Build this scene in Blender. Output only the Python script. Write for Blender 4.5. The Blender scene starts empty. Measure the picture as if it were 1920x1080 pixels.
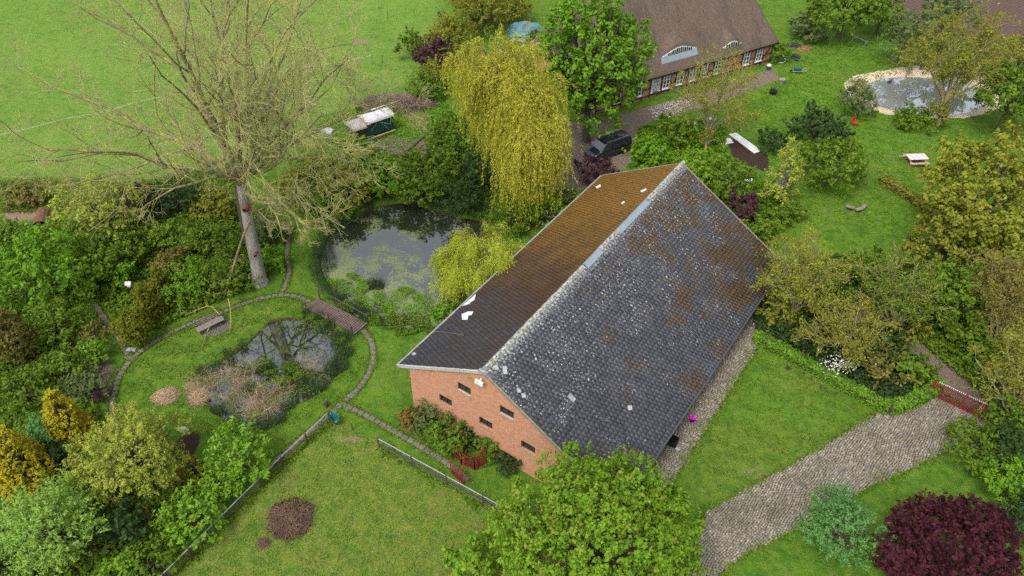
import bpy, math, random
import numpy as np
from mathutils import Vector

# ------------------------------------------------------------------ camera, sky, sun, exposure
scene = bpy.context.scene
CAM_H, CAM_F, CAM_PITCH, CAM_ROLL = 45.0, 1453.437, 0.737686, 0.008419
cam_data = bpy.data.cameras.new("camera")
cam = bpy.data.objects.new("camera", cam_data)
scene.collection.objects.link(cam)
cam.location = (0, 0, CAM_H)
cam.rotation_mode = 'XYZ'
cam_data.sensor_width = 36.0
cam_data.lens = CAM_F / 1920 * 36
cam_data.clip_start = 0.5
cam_data.clip_end = 5000
_F = np.array([0, math.cos(CAM_PITCH), -math.sin(CAM_PITCH)])
_R = np.array([1.0, 0, 0]); _U = np.cross(_R, _F)
_c, _s = math.cos(CAM_ROLL), math.sin(CAM_ROLL)
_R, _U = _c * _R + _s * _U, -_s * _R + _c * _U
from mathutils import Matrix
cam.matrix_world = Matrix(((_R[0], _U[0], -_F[0], 0), (_R[1], _U[1], -_F[1], 0), (_R[2], _U[2], -_F[2], CAM_H), (0, 0, 0, 1)))
scene.camera = cam

world = bpy.data.worlds.new("World"); scene.world = world; world.use_nodes = True
wn = world.node_tree.nodes; wl = world.node_tree.links
bg = wn["Background"]
sky = wn.new("ShaderNodeTexSky"); sky.sky_type = 'NISHITA'; sky.sun_disc = False
SUN_EL, SUN_AZ = math.radians(58), math.radians(215)      # azimuth from +Y clockwise
sky.sun_elevation = SUN_EL; sky.sun_rotation = SUN_AZ
sky.air_density = 1.0; sky.dust_density = 4.0; sky.ozone_density = 1.0
hs = wn.new("ShaderNodeHueSaturation"); hs.inputs['Saturation'].default_value = 0.38
wl.new(sky.outputs[0], hs.inputs['Color']); wl.new(hs.outputs[0], bg.inputs['Color'])
bg.inputs['Strength'].default_value = 0.15

sun_data = bpy.data.lights.new("sun", 'SUN'); sun_data.energy = 1.0; sun_data.angle = math.radians(16)
sun_data.color = (1.0, 0.97, 0.92)
sun = bpy.data.objects.new("sun", sun_data); scene.collection.objects.link(sun)
sd = Vector((math.sin(SUN_AZ) * math.cos(SUN_EL), math.cos(SUN_AZ) * math.cos(SUN_EL), math.sin(SUN_EL)))
sun.rotation_euler = sd.to_track_quat('Z', 'Y').to_euler(); sun.location = (0, 0, 80)

vs = scene.view_settings; vs.view_transform = 'Standard'; vs.look = 'None'; vs.gamma = 1; vs.use_curve_mapping = False
vs.exposure = 0.78
scene.cycles.max_bounces = 6; scene.cycles.diffuse_bounces = 3; scene.cycles.glossy_bounces = 3
scene.cycles.transmission_bounces = 3; scene.cycles.transparent_max_bounces = 4
scene.cycles.use_denoising = False

# ------------------------------------------------------------------ surveying: photograph bearings to metres
def G(px, py, z=0.0):
    """point on the horizontal plane z seen along the bearing (px, py)"""
    d = _F * CAM_F + _R * (px - 960) - _U * (py - 540)
    t = (z - CAM_H) / d[2]
    return np.array([0, 0, CAM_H]) + d * t
def GY(px, py, y):
    """point on the vertical plane y seen along the bearing (px, py)"""
    d = _F * CAM_F + _R * (px - 960) - _U * (py - 540)
    return np.array([0, 0, CAM_H]) + d * (y / d[1])
def dist(P): return float((np.asarray(P) - np.array([0, 0, CAM_H])) @ _F)
def PX(P):
    d = np.asarray(P, float) - np.array([0, 0, CAM_H]); z = d @ _F
    return 960 + CAM_F * (d @ _R) / z, 540 - CAM_F * (d @ _U) / z

# ------------------------------------------------------------------ materials
MATS = {}
def new_mat(name):
    m = bpy.data.materials.new(name); m.use_nodes = True; MATS[name] = m
    return m, m.node_tree.nodes, m.node_tree.links, m.node_tree.nodes["Principled BSDF"]
def mixc(N, L, fac, a, b, blend='MIX'):
    n = N.new("ShaderNodeMix"); n.data_type = 'RGBA'; n.blend_type = blend
    for sock, v in ((n.inputs[0], fac), (n.inputs[6], a), (n.inputs[7], b)):
        if isinstance(v, bpy.types.NodeSocket): L.new(v, sock)
        elif isinstance(v, (int, float)): sock.default_value = v
        else: sock.default_value = (*v, 1)
    return n.outputs[2]
def noise(N, L, vec, scale, detail=3, rough=0.55):
    n = N.new("ShaderNodeTexNoise"); n.inputs['Scale'].default_value = scale
    n.inputs['Detail'].default_value = detail; n.inputs['Roughness'].default_value = rough
    if vec is not None: L.new(vec, n.inputs['Vector'])
    return n.outputs['Fac']
def ramp(N, L, v, lo, hi, smooth=False):
    n = N.new("ShaderNodeMapRange"); n.inputs['From Min'].default_value = lo; n.inputs['From Max'].default_value = hi
    if smooth: n.interpolation_type = 'SMOOTHSTEP'
    L.new(v, n.inputs['Value']); return n.outputs[0]
def math_(N, L, op, a, b=None):
    n = N.new("ShaderNodeMath"); n.operation = op
    for i, v in enumerate((a, b)):
        if v is None: continue
        if isinstance(v, bpy.types.NodeSocket): L.new(v, n.inputs[i])
        else: n.inputs[i].default_value = v
    return n.outputs[0]
def pos(N): return N.new("ShaderNodeNewGeometry").outputs['Position']
def attr(N, name):
    n = N.new("ShaderNodeAttribute"); n.attribute_name = name; return n
def bump(N, L, h, strength, distance, bsdf):
    n = N.new("ShaderNodeBump"); n.inputs['Strength'].default_value = strength; n.inputs['Distance'].default_value = distance
    L.new(h, n.inputs['Height']); L.new(n.outputs[0], bsdf.inputs['Normal'])
def mapping(N, L, vec, scale=(1, 1, 1), rot=(0, 0, 0)):
    n = N.new("ShaderNodeMapping"); n.inputs['Scale'].default_value = scale; n.inputs['Rotation'].default_value = rot
    L.new(vec, n.inputs['Vector']); return n.outputs[0]

def leaf_mat(name, c1, c2, c3=None, transl=0.25, rough=0.55):
    """c1 older leaf, c2 young leaf, c3 occasional odd colour"""
    m, N, L, B = new_mat(name)
    t = attr(N, 'tint').outputs['Fac']
    p = pos(N)
    n1 = ramp(N, L, noise(N, L, p, 0.9, 3), 0.3, 0.7)
    f = math_(N, L, 'ADD', math_(N, L, 'MULTIPLY', t, 0.65), math_(N, L, 'MULTIPLY', n1, 0.35))
    col = mixc(N, L, f, c1, c2)
    if c3:
        t2 = attr(N, 'odd').outputs['Fac']
        col = mixc(N, L, t2, col, c3)
    L.new(col, B.inputs['Base Color']); B.inputs['Roughness'].default_value = rough
    B.inputs['Specular IOR Level'].default_value = 0.12
    tr = N.new("ShaderNodeBsdfTranslucent"); L.new(col, tr.inputs['Color'])
    mx = N.new("ShaderNodeMixShader"); mx.inputs[0].default_value = transl
    L.new(B.outputs[0], mx.inputs[1]); L.new(tr.outputs[0], mx.inputs[2])
    L.new(mx.outputs[0], N["Material Output"].inputs['Surface'])
    return m
def plain(name, c, rough=0.6, c2=None, scale=3.0, metal=0.0, spec=0.4, bumps=0.0):
    m, N, L, B = new_mat(name)
    B.inputs['Roughness'].default_value = rough; B.inputs['Metallic'].default_value = metal
    B.inputs['Specular IOR Level'].default_value = spec
    c2 = c2 or tuple(x * 0.6 for x in c)
    nz = noise(N, L, pos(N), scale, 5, 0.65)
    L.new(mixc(N, L, ramp(N, L, nz, 0.3, 0.7), c, c2), B.inputs['Base Color'])
    if bumps: bump(N, L, nz, 0.6, bumps, B)
    return m

LEAF = dict(
    green=((.062, .125, .012), (.200, .310, .030)),
    fresh=((.075, .180, .012), (.225, .410, .030)),
    bright=((.085, .195, .014), (.270, .435, .034), (.34, .23, .06)),
    spring=((.090, .210, .016), (.270, .450, .040)),
    lime=((.230, .275, .035), (.460, .510, .085)),
    willow=((.280, .285, .022), (.620, .590, .075)),
    willow_green=((.280, .350, .022), (.620, .690, .070)),
    dark=((.022, .050, .015), (.070, .130, .034)),
    blue=((.070, .190, .050), (.200, .400, .110)),
    mint=((.150, .270, .040), (.380, .570, .110)),
    gold=((.220, .190, .010), (.640, .550, .035)),
    budding=((.155, .180, .018), (.350, .370, .045)),
    thuja=((.095, .120, .010), (.265, .275, .022)),
    olive=((.130, .150, .018), (.335, .335, .045)),
    purple=((.032, .010, .014), (.120, .030, .040)),
    plum=((.055, .024, .028), (.125, .060, .062)),
    brown=((.125, .115, .028), (.280, .250, .060)),
    sage=((.080, .120, .040), (.190, .250, .080)),
    rust=((.150, .085, .025), (.270, .190, .045)),
    reed=((.045, .090, .035), (.110, .180, .070)),
    straw=((.270, .190, .100), (.560, .430, .260)),
    white=((.60, .60, .50), (.80, .80, .75)),
    weed=((.120, .170, .030), (.230, .290, .070)),
)
for k, v in LEAF.items(): leaf_mat('leaf_' + k, v[0], v[1], v[2] if len(v) > 2 else None, 0.10 if k in ('straw', 'white') else 0.36)
plain('bark', (.13, .11, .08), 0.9, (.06, .05, .035), 5, bumps=.03)
def pale_bark():
    m, N, L, B = new_mat('bark_pale'); p = pos(N)
    st = noise(N, L, mapping(N, L, p, (3, 3, .35)), 2.2, 5, .7)
    c = mixc(N, L, ramp(N, L, st, .35, .65), (.40, .37, .34), (.20, .175, .155))
    c = mixc(N, L, ramp(N, L, noise(N, L, mapping(N, L, p, (1, 1, .4)), 1.1, 4, .7), .60, .70), c, (.13, .075, .05))
    L.new(c, B.inputs['Base Color']); B.inputs['Roughness'].default_value = .85; bump(N, L, st, 1.0, .15, B)
pale_bark()
plain('bark_dark', (.09, .07, .05), 0.9, (.045, .035, .025), 6)
def lichen_mat(name, wood, yel, lo, hi):
    m, N, L, B = new_mat(name)
    p = pos(N)
    f = ramp(N, L, noise(N, L, p, 1.3, 4), lo, hi)
    c = mixc(N, L, f, wood, yel)
    c = mixc(N, L, ramp(N, L, noise(N, L, p, 6, 3), 0.35, 0.7), c, tuple(x * 0.55 for x in wood))
    L.new(c, B.inputs['Base Color']); B.inputs['Roughness'].default_value = 0.85
    return m
lichen_mat('limb', (.19, .16, .11), (.36, .33, .05), 0.40, 0.60)
lichen_mat('twig', (.42, .37, .22), (.42, .43, .07), 0.30, 0.54)
lichen_mat('twig_gold', (.28, .25, .10), (.44, .41, .05), 0.32, 0.52)
plain('timber', (.035, .022, .018), 0.7, (.06, .04, .03))
plain('plank', (.19, .13, .115), 0.7, (.10, .068, .06), 2.5, bumps=.01)
plain('rusty', (.20, .08, .04), 0.8, (.07, .04, .03), 4)
plain('post', (.05, .042, .038), 0.8, (.09, .06, .045))
plain('galvanised', (.38, .40, .41), 0.45, (.28, .29, .30), 3, metal=.3)
plain('white_paint', (.70, .70, .70), 0.5, (.55, .56, .58))
plain('white_felt', (.70, .70, .68), 0.7, (.56, .57, .56))
plain('slate_pale', (.46, .45, .43), 0.6, (.30, .29, .28))
plain('lead', (.22, .28, .33), 0.6, (.30, .35, .38), 1.5, metal=.2)
plain('dark_metal', (.05, .055, .07), 0.4, (.07, .07, .08))
plain('black', (.008, .008, .009), 0.5, (.012, .012, .012))
plain('rubber', (.015, .015, .015), 0.8)
plain('van_paint', (.008, .008, .013), 0.12, (.012, .012, .018), 2, spec=.7)
plain('chrome', (.6, .62, .64), 0.2, (.5, .5, .52), metal=.8)
plain('headlamp', (.75, .78, .82), 0.15, (.6, .62, .66))
plain('red_iron', (.24, .018, .024), 0.6, (.14, .014, .018))
plain('red', (.55, .03, .03), 0.5, (.45, .03, .03))
plain('pink', (.55, .02, .40), 0.5, (.45, .02, .32))
plain('table_pink', (.60, .30, .30), 0.6, (.45, .20, .22))
plain('table_top', (.78, .62, .62), 0.5, (.70, .52, .54))
plain('teal', (.02, .10, .11), 0.45, (.03, .14, .13))
plain('teal_tarp', (.07, .16, .18), 0.4, (.12, .24, .26), 2, bumps=.15)
plain('wagon_green', (.008, .050, .048), 0.45, (.012, .065, .06))
plain('wagon_roof', (.62, .60, .62), 0.5, (.45, .44, .46), 1.2)
plain('canvas', (.36, .34, .33), 0.7, (.28, .26, .25))
plain('raw_wood', (.42, .30, .19), 0.7, (.30, .21, .13))
plain('grey_wood', (.26, .21, .20), 0.8, (.16, .13, .12), 4, bumps=.02)
plain('clay', (.45, .17, .09), 0.8, (.35, .13, .08))
plain('wicker', (.40, .26, .12), 0.8, (.30, .19, .09))
plain('stone', (.30, .26, .22), 0.85, (.18, .16, .14), 3)
plain('mortar', (.45, .40, .36), 0.9)
plain('tape', (.50, .52, .44), 0.6)
plain('concrete', (.26, .22, .15), 0.85, (.16, .14, .10))
plain('floral', (.75, .74, .72), 0.6)
plain('soil', (.075, .048, .033), 0.95, (.045, .030, .022), 6, bumps=.05)
m, N, L, B = new_mat('glass_dark'); B.inputs['Base Color'].default_value = (.02, .025, .03, 1); B.inputs['Roughness'].default_value = .06
m, N, L, B = new_mat('windscreen'); B.inputs['Base Color'].default_value = (.03, .045, .05, 1); B.inputs['Roughness'].default_value = .04; B.inputs['IOR'].default_value = 1.9

def brick_mat(name, c1, c2, mort, flat=False):
    m, N, L, B = new_mat(name)
    co = N.new("ShaderNodeTexCoord").outputs['Object']
    sx = N.new("ShaderNodeSeparateXYZ"); L.new(co, sx.inputs[0])
    cx = N.new("ShaderNodeCombineXYZ")
    if flat: L.new(sx.outputs[1], cx.inputs[0])
    else: L.new(math_(N, L, 'ADD', sx.outputs[0], sx.outputs[1]), cx.inputs[0])
    L.new(sx.outputs[2], cx.inputs[1])
    b = N.new("ShaderNodeTexBrick"); L.new(cx.outputs[0], b.inputs['Vector'])
    b.inputs['Scale'].default_value = 1; b.inputs['Brick Width'].default_value = .25; b.inputs['Row Height'].default_value = .083
    b.inputs['Mortar Size'].default_value = .014; b.inputs['Color1'].default_value = (*c1, 1); b.inputs['Color2'].default_value = (*c2, 1)
    b.inputs['Mortar'].default_value = (*mort, 1); b.inputs['Bias'].default_value = -.1
    p = pos(N)
    col = mixc(N, L, math_(N, L, 'MULTIPLY', ramp(N, L, noise(N, L, p, .55, 4), .40, .72), .35), b.outputs['Color'], (.52, .25, .15))
    nz = ramp(N, L, noise(N, L, p, 5, 5, .7), .42, .72)
    col = mixc(N, L, math_(N, L, 'MULTIPLY', nz, .55), col, (.25, .115, .05))
    col = mixc(N, L, ramp(N, L, noise(N, L, p, .8, 3), .62, .75), col, (.30, .19, .05))
    L.new(col, B.inputs['Base Color']); B.inputs['Roughness'].default_value = .9; B.inputs['Specular IOR Level'].default_value = .2
    bump(N, L, b.outputs['Fac'], -.6, .02, B)
    return m
brick_mat('brick', (.36, .095, .042), (.56, .200, .095), (.54, .40, .30))
brick_mat('brick_house', (.42, .14, .08), (.50, .20, .13), (.40, .30, .25))

def slate_mat(name, side):
    m, N, L, B = new_mat(name)
    p = pos(N)
    isl = N.new("ShaderNodeNewGeometry").outputs['Random Per Island']
    ob = N.new("ShaderNodeObjectInfo").outputs['Random']
    r = math_(N, L, 'FRACT', math_(N, L, 'ADD', isl, ob))
    # position along the barn (v) in its own frame
    sp = N.new("ShaderNodeVectorMath"); sp.operation = 'DOT_PRODUCT'; L.new(p, sp.inputs[0]); sp.inputs[1].default_value = (0.5637, 0.8260, 0)
    v = math_(N, L, 'SUBTRACT', sp.outputs['Value'], 25.97)
    up = N.new("ShaderNodeSeparateXYZ"); L.new(p, up.inputs[0]); z = up.outputs[2]
    base = mixc(N, L, r, (.040, .040, .050), (.088, .088, .108))
    fine = noise(N, L, p, 14, 4, .7)
    base = mixc(N, L, ramp(N, L, fine, .40, .80), base, (.115, .115, .135))
    if side == 'right':
        pale = ramp(N, L, noise(N, L, p, .35, 4, .6), .52, .70)
        sp_ = ramp(N, L, noise(N, L, p, 9, 4, .75), .52, .62)
        base = mixc(N, L, math_(N, L, 'MULTIPLY', math_(N, L, 'MULTIPLY', pale, sp_), .7), base, (.30, .30, .29))
        # moss in clumps, more toward the back and mid slope
        mn = noise(N, L, p, .42, 5, .62); mf = noise(N, L, p, 5.5, 4, .75)
        zz = math_(N, L, 'MULTIPLY', ramp(N, L, v, 3, 26), .14)
        thr = math_(N, L, 'ADD', math_(N, L, 'ADD', math_(N, L, 'MULTIPLY', mn, .56), math_(N, L, 'MULTIPLY', mf, .50)), zz)
        mk = ramp(N, L, thr, .632, .675)
        base = mixc(N, L, math_(N, L, 'MULTIPLY', mk, .85), base, mixc(N, L, ramp(N, L, mf, .40, .65), (.040, .024, .014), (.17, .095, .026)))
        # lichen rosettes
        for sc, th, dens in ((2.4, .15, .53), (4.6, .20, .53), (8.5, .22, .52)):
            vo = N.new("ShaderNodeTexVoronoi"); vo.inputs['Scale'].default_value = sc; L.new(p, vo.inputs['Vector'])
            wob = math_(N, L, 'ADD', vo.outputs['Distance'], math_(N, L, 'MULTIPLY', math_(N, L, 'SUBTRACT', noise(N, L, p, 18, 3), .5), .28))
            d = math_(N, L, 'LESS_THAN', wob, th)
            ring = math_(N, L, 'ADD', .45, math_(N, L, 'MULTIPLY', ramp(N, L, vo.outputs['Distance'], 0, th), .6))
            zr = math_(N, L, 'MULTIPLY', ramp(N, L, z, 2.5, 8.3), .20)
            dm = math_(N, L, 'GREATER_THAN', math_(N, L, 'ADD', noise(N, L, p, .5, 4, .7), zr), dens + .09)
            cc = N.new("ShaderNodeSeparateColor"); L.new(vo.outputs['Color'], cc.inputs[0])
            keep = math_(N, L, 'GREATER_THAN', cc.outputs[0], .40)
            k = math_(N, L, 'MULTIPLY', math_(N, L, 'MULTIPLY', math_(N, L, 'MULTIPLY', d, dm), keep), ring)
            base = mixc(N, L, k, base, (.56, .57, .53))
        # crust along the ridge
        cr = math_(N, L, 'ADD', ramp(N, L, z, 7.0, 8.5), math_(N, L, 'MULTIPLY', noise(N, L, p, 7, 4, .75), 1.2))
        base = mixc(N, L, math_(N, L, 'MULTIPLY', ramp(N, L, cr, 1.28, 1.5), .8), base, (.52, .53, .50))
        # one patch of paler replacement slates low down
        B.inputs['Roughness'].default_value = .42; B.inputs['Specular IOR Level'].default_value = .55
    else:
        mn = noise(N, L, p, .35, 4, .6); mf = noise(N, L, mapping(N, L, p, (1, 1, 1)), 4.5, 5, .75)
        zz = math_(N, L, 'ADD', .07, math_(N, L, 'MULTIPLY', ramp(N, L, v, 0, 20), .34))
        top = math_(N, L, 'MULTIPLY', ramp(N, L, z, 4.5, 7.5), .05)
        thr = math_(N, L, 'ADD', math_(N, L, 'ADD', math_(N, L, 'ADD', math_(N, L, 'MULTIPLY', mn, .40), math_(N, L, 'MULTIPLY', mf, .60)), zz), top)
        mk = ramp(N, L, thr, .60, .82)
        warm = mixc(N, L, ramp(N, L, math_(N, L, 'ADD', math_(N, L, 'MULTIPLY', noise(N, L, p, .5, 4, .7), .5), math_(N, L, 'MULTIPLY', ramp(N, L, v, 6, 24), .45)), .32, .66), (.085, .038, .014), (.30, .155, .024))
        warm = mixc(N, L, ramp(N, L, mf, .40, .62), mixc(N, L, .5, warm, (.035, .020, .012)), warm)
        base = mixc(N, L, math_(N, L, 'MULTIPLY', mk, .93), mixc(N, L, .45, base, (.030, .026, .028)), warm)
        B.inputs['Roughness'].default_value = .65; B.inputs['Specular IOR Level'].default_value = .3
    L.new(base, B.inputs['Base Color'])
    bump(N, L, fine, .4, .02, B)
    return m
slate_mat('slate_right', 'right'); slate_mat('slate_left', 'left')

def stone_mat(name, cols, moss=.5):
    m, N, L, B = new_mat(name)
    p = pos(N)
    isl = N.new("ShaderNodeNewGeometry").outputs['Random Per Island']
    ob = N.new("ShaderNodeObjectInfo").outputs['Random']
    r = math_(N, L, 'FRACT', math_(N, L, 'ADD', isl, ob))
    cr = N.new("ShaderNodeValToRGB"); L.new(r, cr.inputs[0])
    cr.color_ramp.elements[0].color = (*cols[0], 1); cr.color_ramp.elements[1].color = (*cols[-1], 1)
    for i, c in enumerate(cols[1:-1]):
        e = cr.color_ramp.elements.new((i + 1) / (len(cols) - 1)); e.color = (*c, 1)
    nz = noise(N, L, p, .45, 4, .65); f = noise(N, L, p, 12, 4, .7)
    c = mixc(N, L, ramp(N, L, f, .35, .75), cr.outputs[0], (.10, .085, .065))
    c = mixc(N, L, math_(N, L, 'MULTIPLY', ramp(N, L, nz, .45, .68), moss), c, (.085, .085, .038))
    L.new(c, B.inputs['Base Color']); B.inputs['Roughness'].default_value = .8
    bump(N, L, f, .4, .01, B)
    return m
stone_mat('cobble', ((.14, .12, .095), (.32, .28, .21), (.22, .175, .13), (.45, .40, .30), (.18, .18, .17), (.30, .25, .175)), .6)
stone_mat('slab', ((.13, .112, .10), (.215, .19, .165), (.17, .15, .14)), .6)

def thatch_mat():
    m, N, L, B = new_mat('thatch')
    co = N.new("ShaderNodeTexCoord").outputs['Object']
    st = mapping(N, L, co, (7, .9, .9))
    f = noise(N, L, st, 2.0, 5, .7)
    big = noise(N, L, mapping(N, L, co, (1, .35, .35)), .55, 4, .6)
    fine = noise(N, L, co, 9, 4, .8)
    c = mixc(N, L, ramp(N, L, f, .3, .7), (.060, .043, .036), (.175, .130, .100))
    c = mixc(N, L, ramp(N, L, fine, .45, .75), c, (.22, .17, .125))
    c = mixc(N, L, math_(N, L, 'MULTIPLY', ramp(N, L, big, .50, .72), .55), c, (.060, .048, .046))
    L.new(c, B.inputs['Base Color']); B.inputs['Roughness'].default_value = .95; B.inputs['Specular IOR Level'].default_value = .1
    bump(N, L, math_(N, L, 'ADD', f, fine), .9, .08, B)
    return m
thatch_mat()

def water_mat(name, weed, deep=(.012, .014, .012), wscale=.5, ior=1.5, mirror=.2):
    m, N, L, B = new_mat(name)
    p = pos(N)
    B.inputs['IOR'].default_value = ior; B.inputs['Specular IOR Level'].default_value = .5
    if weed > 0:
        a = noise(N, L, p, wscale, 5, .62); b = noise(N, L, p, 5.0, 4, .8)
        t = math_(N, L, 'ADD', math_(N, L, 'MULTIPLY', a, .58), math_(N, L, 'MULTIPLY', b, .48))
        sx = N.new("ShaderNodeSeparateXYZ"); L.new(p, sx.inputs[0])
        # duckweed drifts to the near, sheltered side
        near = math_(N, L, 'MULTIPLY', ramp(N, L, sx.outputs[1], 57, 47), .12)
        west = math_(N, L, 'MULTIPLY', ramp(N, L, sx.outputs[0], -9, -17), .05)
        t = math_(N, L, 'ADD', t, math_(N, L, 'ADD', near, west))
        k = ramp(N, L, t, weed, weed + .05)
        L.new(mixc(N, L, k, deep, mixc(N, L, b, (.12, .15, .05), (.26, .30, .11))), B.inputs['Base Color'])
        L.new(math_(N, L, 'ADD', .02, math_(N, L, 'MULTIPLY', k, .55)), B.inputs['Roughness'])
    else:
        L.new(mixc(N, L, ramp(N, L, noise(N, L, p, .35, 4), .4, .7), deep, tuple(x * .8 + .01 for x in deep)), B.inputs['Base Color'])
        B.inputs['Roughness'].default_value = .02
    bump(N, L, noise(N, L, p, 2.5, 2), .05, .02, B)
    gl = N.new("ShaderNodeBsdfGlossy"); gl.inputs['Roughness'].default_value = .015; gl.inputs['Color'].default_value = (.95, .97, 1, 1)
    mx = N.new("ShaderNodeMixShader"); L.new(B.outputs[0], mx.inputs[1]); L.new(gl.outputs[0], mx.inputs[2])
    if weed > 0: L.new(math_(N, L, 'MULTIPLY', math_(N, L, 'SUBTRACT', 1.0, k), mirror), mx.inputs[0])
    else: mx.inputs[0].default_value = mirror
    L.new(mx.outputs[0], N["Material Output"].inputs['Surface'])
    return m
water_mat('water_weedy', .585, (.028, .034, .020), ior=1.9, mirror=.17); water_mat('water_still', 0, ior=2.1, mirror=.24); water_mat('water_sky_pale', 0, (.36, .37, .37), ior=2.1, mirror=.45)  # far pond: bright sky reflection painted into the pale base colour

def ground_mat():
    m, N, L, B = new_mat('ground')
    p = pos(N)
    za = attr(N, 'zone_a'); zb = attr(N, 'zone_b')
    A = N.new("ShaderNodeSeparateColor"); L.new(za.outputs['Color'], A.inputs[0])
    Z = N.new("ShaderNodeSeparateColor"); L.new(zb.outputs['Color'], Z.inputs[0])
    n0 = noise(N, L, p, .07, 4, .6); n1 = noise(N, L, p, .35, 5, .6); n2 = noise(N, L, p, 1.6, 5, .65)
    n3 = noise(N, L, p, 7, 5, .75); n4 = noise(N, L, p, 24, 3, .8)
    g = mixc(N, L, ramp(N, L, n1, .35, .66), (.062, .150, .012), (.105, .215, .018))
    g = mixc(N, L, ramp(N, L, n2, .45, .75), g, (.145, .225, .026))
    g = mixc(N, L, math_(N, L, 'MULTIPLY', ramp(N, L, n2, .50, .30), .7), g, (.030, .095, .010))
    g = mixc(N, L, math_(N, L, 'MULTIPLY', ramp(N, L, n0, .5, .7), .45), g, (.13, .19, .02))
    # mossy, yellowish pasture
    moss = mixc(N, L, ramp(N, L, n2, .35, .65), (.085, .165, .016), (.185, .225, .032))
    moss = mixc(N, L, math_(N, L, 'MULTIPLY', ramp(N, L, n1, .55, .70), .5), moss, (.21, .17, .05))
    moss = mixc(N, L, math_(N, L, 'MULTIPLY', ramp(N, L, n3, .52, .66), .6), moss, (.30, .34, .17))
    g = mixc(N, L, Z.outputs[0], g, moss)
    # open field, even and bright
    fld = mixc(N, L, ramp(N, L, n1, .3, .7), (.120, .225, .028), (.172, .275, .048))
    fld = mixc(N, L, math_(N, L, 'MULTIPLY', ramp(N, L, n2, .45, .70), .6), fld, (.080, .190, .025))
    fld = mixc(N, L, math_(N, L, 'MULTIPLY', ramp(N, L, n0, .45, .62), .5), fld, (.195, .29, .055))
    g = mixc(N, L, Z.outputs[1], g, fld)
    g = mixc(N, L, math_(N, L, 'MULTIPLY', ramp(N, L, n4, .45, .70), .32), g, mixc(N, L, .55, g, (.02, .05, .005)))
    g = mixc(N, L, math_(N, L, 'MULTIPLY', ramp(N, L, n3, .52, .68), .30), g, mixc(N, L, .5, g, (.24, .28, .07)))
    n5 = noise(N, L, p, .75, 4, .6)
    g = mixc(N, L, math_(N, L, 'MULTIPLY', ramp(N, L, n5, .53, .70), .5), g, (.045, .115, .018))
    g = mixc(N, L, math_(N, L, 'MULTIPLY', ramp(N, L, n5, .44, .30), .5), g, (.19, .215, .055))
    # bare things: dirt, sand, mulch, dead grass
    def edge(ch, lo=.42, hi=.62):
        return ramp(N, L, math_(N, L, 'ADD', ch, math_(N, L, 'MULTIPLY', math_(N, L, 'SUBTRACT', n2, .5), .55)), lo, hi, True)
    dirt = mixc(N, L, ramp(N, L, n3, .35, .65), (.14, .105, .085), (.255, .205, .165))
    dirt = mixc(N, L, ramp(N, L, n1, .5, .7), dirt, (.20, .15, .11))
    sand = mixc(N, L, n3, (.56, .44, .30), (.70, .59, .44))
    mulch = mixc(N, L, ramp(N, L, n3, .35, .65), (.028, .019, .013), (.080, .052, .036))
    dead = mixc(N, L, ramp(N, L, n3, .35, .65), (.17, .12, .07), (.34, .25, .15))
    plough = mixc(N, L, ramp(N, L, n3, .3, .7), (.10, .066, .055), (.17, .115, .095))
    wv = N.new("ShaderNodeTexWave"); wv.inputs['Scale'].default_value = .55; wv.inputs['Distortion'].default_value = .6
    L.new(mapping(N, L, p, rot=(0, 0, .95)), wv.inputs['Vector'])
    plough = mixc(N, L, math_(N, L, 'MULTIPLY', wv.outputs['Fac'], .45), plough, (.065, .042, .036))
    g = mixc(N, L, edge(A.outputs[2]), g, mulch)
    g = mixc(N, L, edge(A.outputs[0]), g, dirt)
    g = mixc(N, L, edge(A.outputs[1], .45, .55), g, sand)
    g = mixc(N, L, edge(za.outputs['Alpha']), g, dead)
    g = mixc(N, L, edge(Z.outputs[2]), g, plough)
    L.new(g, B.inputs['Base Color']); B.inputs['Roughness'].default_value = .95; B.inputs['Specular IOR Level'].default_value = .1
    h = math_(N, L, 'ADD', math_(N, L, 'MULTIPLY', n3, 1.0), math_(N, L, 'ADD', math_(N, L, 'MULTIPLY', n4, .5), math_(N, L, 'MULTIPLY', n2, 1.6)))
    bump(N, L, h, .9, .12, B)
    return m
ground_mat()

# ------------------------------------------------------------------ mesh helpers
rng = np.random.default_rng(7)
coll = scene.collection
def mesh_np(name, V, F, mat, tint=None, odd=None, smooth=False):
    """V (n,3); F list of (m,k) int arrays"""
    me = bpy.data.meshes.new(name)
    V = np.ascontiguousarray(V, dtype=np.float32)
    if not isinstance(F, list): F = [F]
    F = [np.asarray(f, dtype=np.int32) for f in F if len(f)]
    me.vertices.add(len(V)); me.vertices.foreach_set('co', V.ravel())
    idx = np.concatenate([f.ravel() for f in F])
    sizes = np.concatenate([np.full(len(f), f.shape[1], np.int32) for f in F])
    starts = np.concatenate([[0], np.cumsum(sizes)[:-1]]).astype(np.int32)
    me.loops.add(len(idx)); me.loops.foreach_set('vertex_index', idx)
    me.polygons.add(len(sizes)); me.polygons.foreach_set('loop_start', starts)
    if smooth: me.polygons.foreach_set('use_smooth', np.ones(len(sizes), bool))
    for an, arr in (('tint', tint), ('odd', odd)):
        if arr is not None:
            a = me.attributes.new(an, 'FLOAT', 'POINT'); a.data.foreach_set('value', np.ascontiguousarray(arr, dtype=np.float32))
    me.update(calc_edges=True)
    me.materials.append(MATS[mat])
    return me
def link(name, me, parent=None, loc=None, rotz=0.0):
    o = bpy.data.objects.new(name, me); coll.objects.link(o)
    if parent is not None: o.parent = parent
    if loc is not None: o.location = loc
    if rotz: o.rotation_euler = (0, 0, rotz)
    return o
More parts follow.
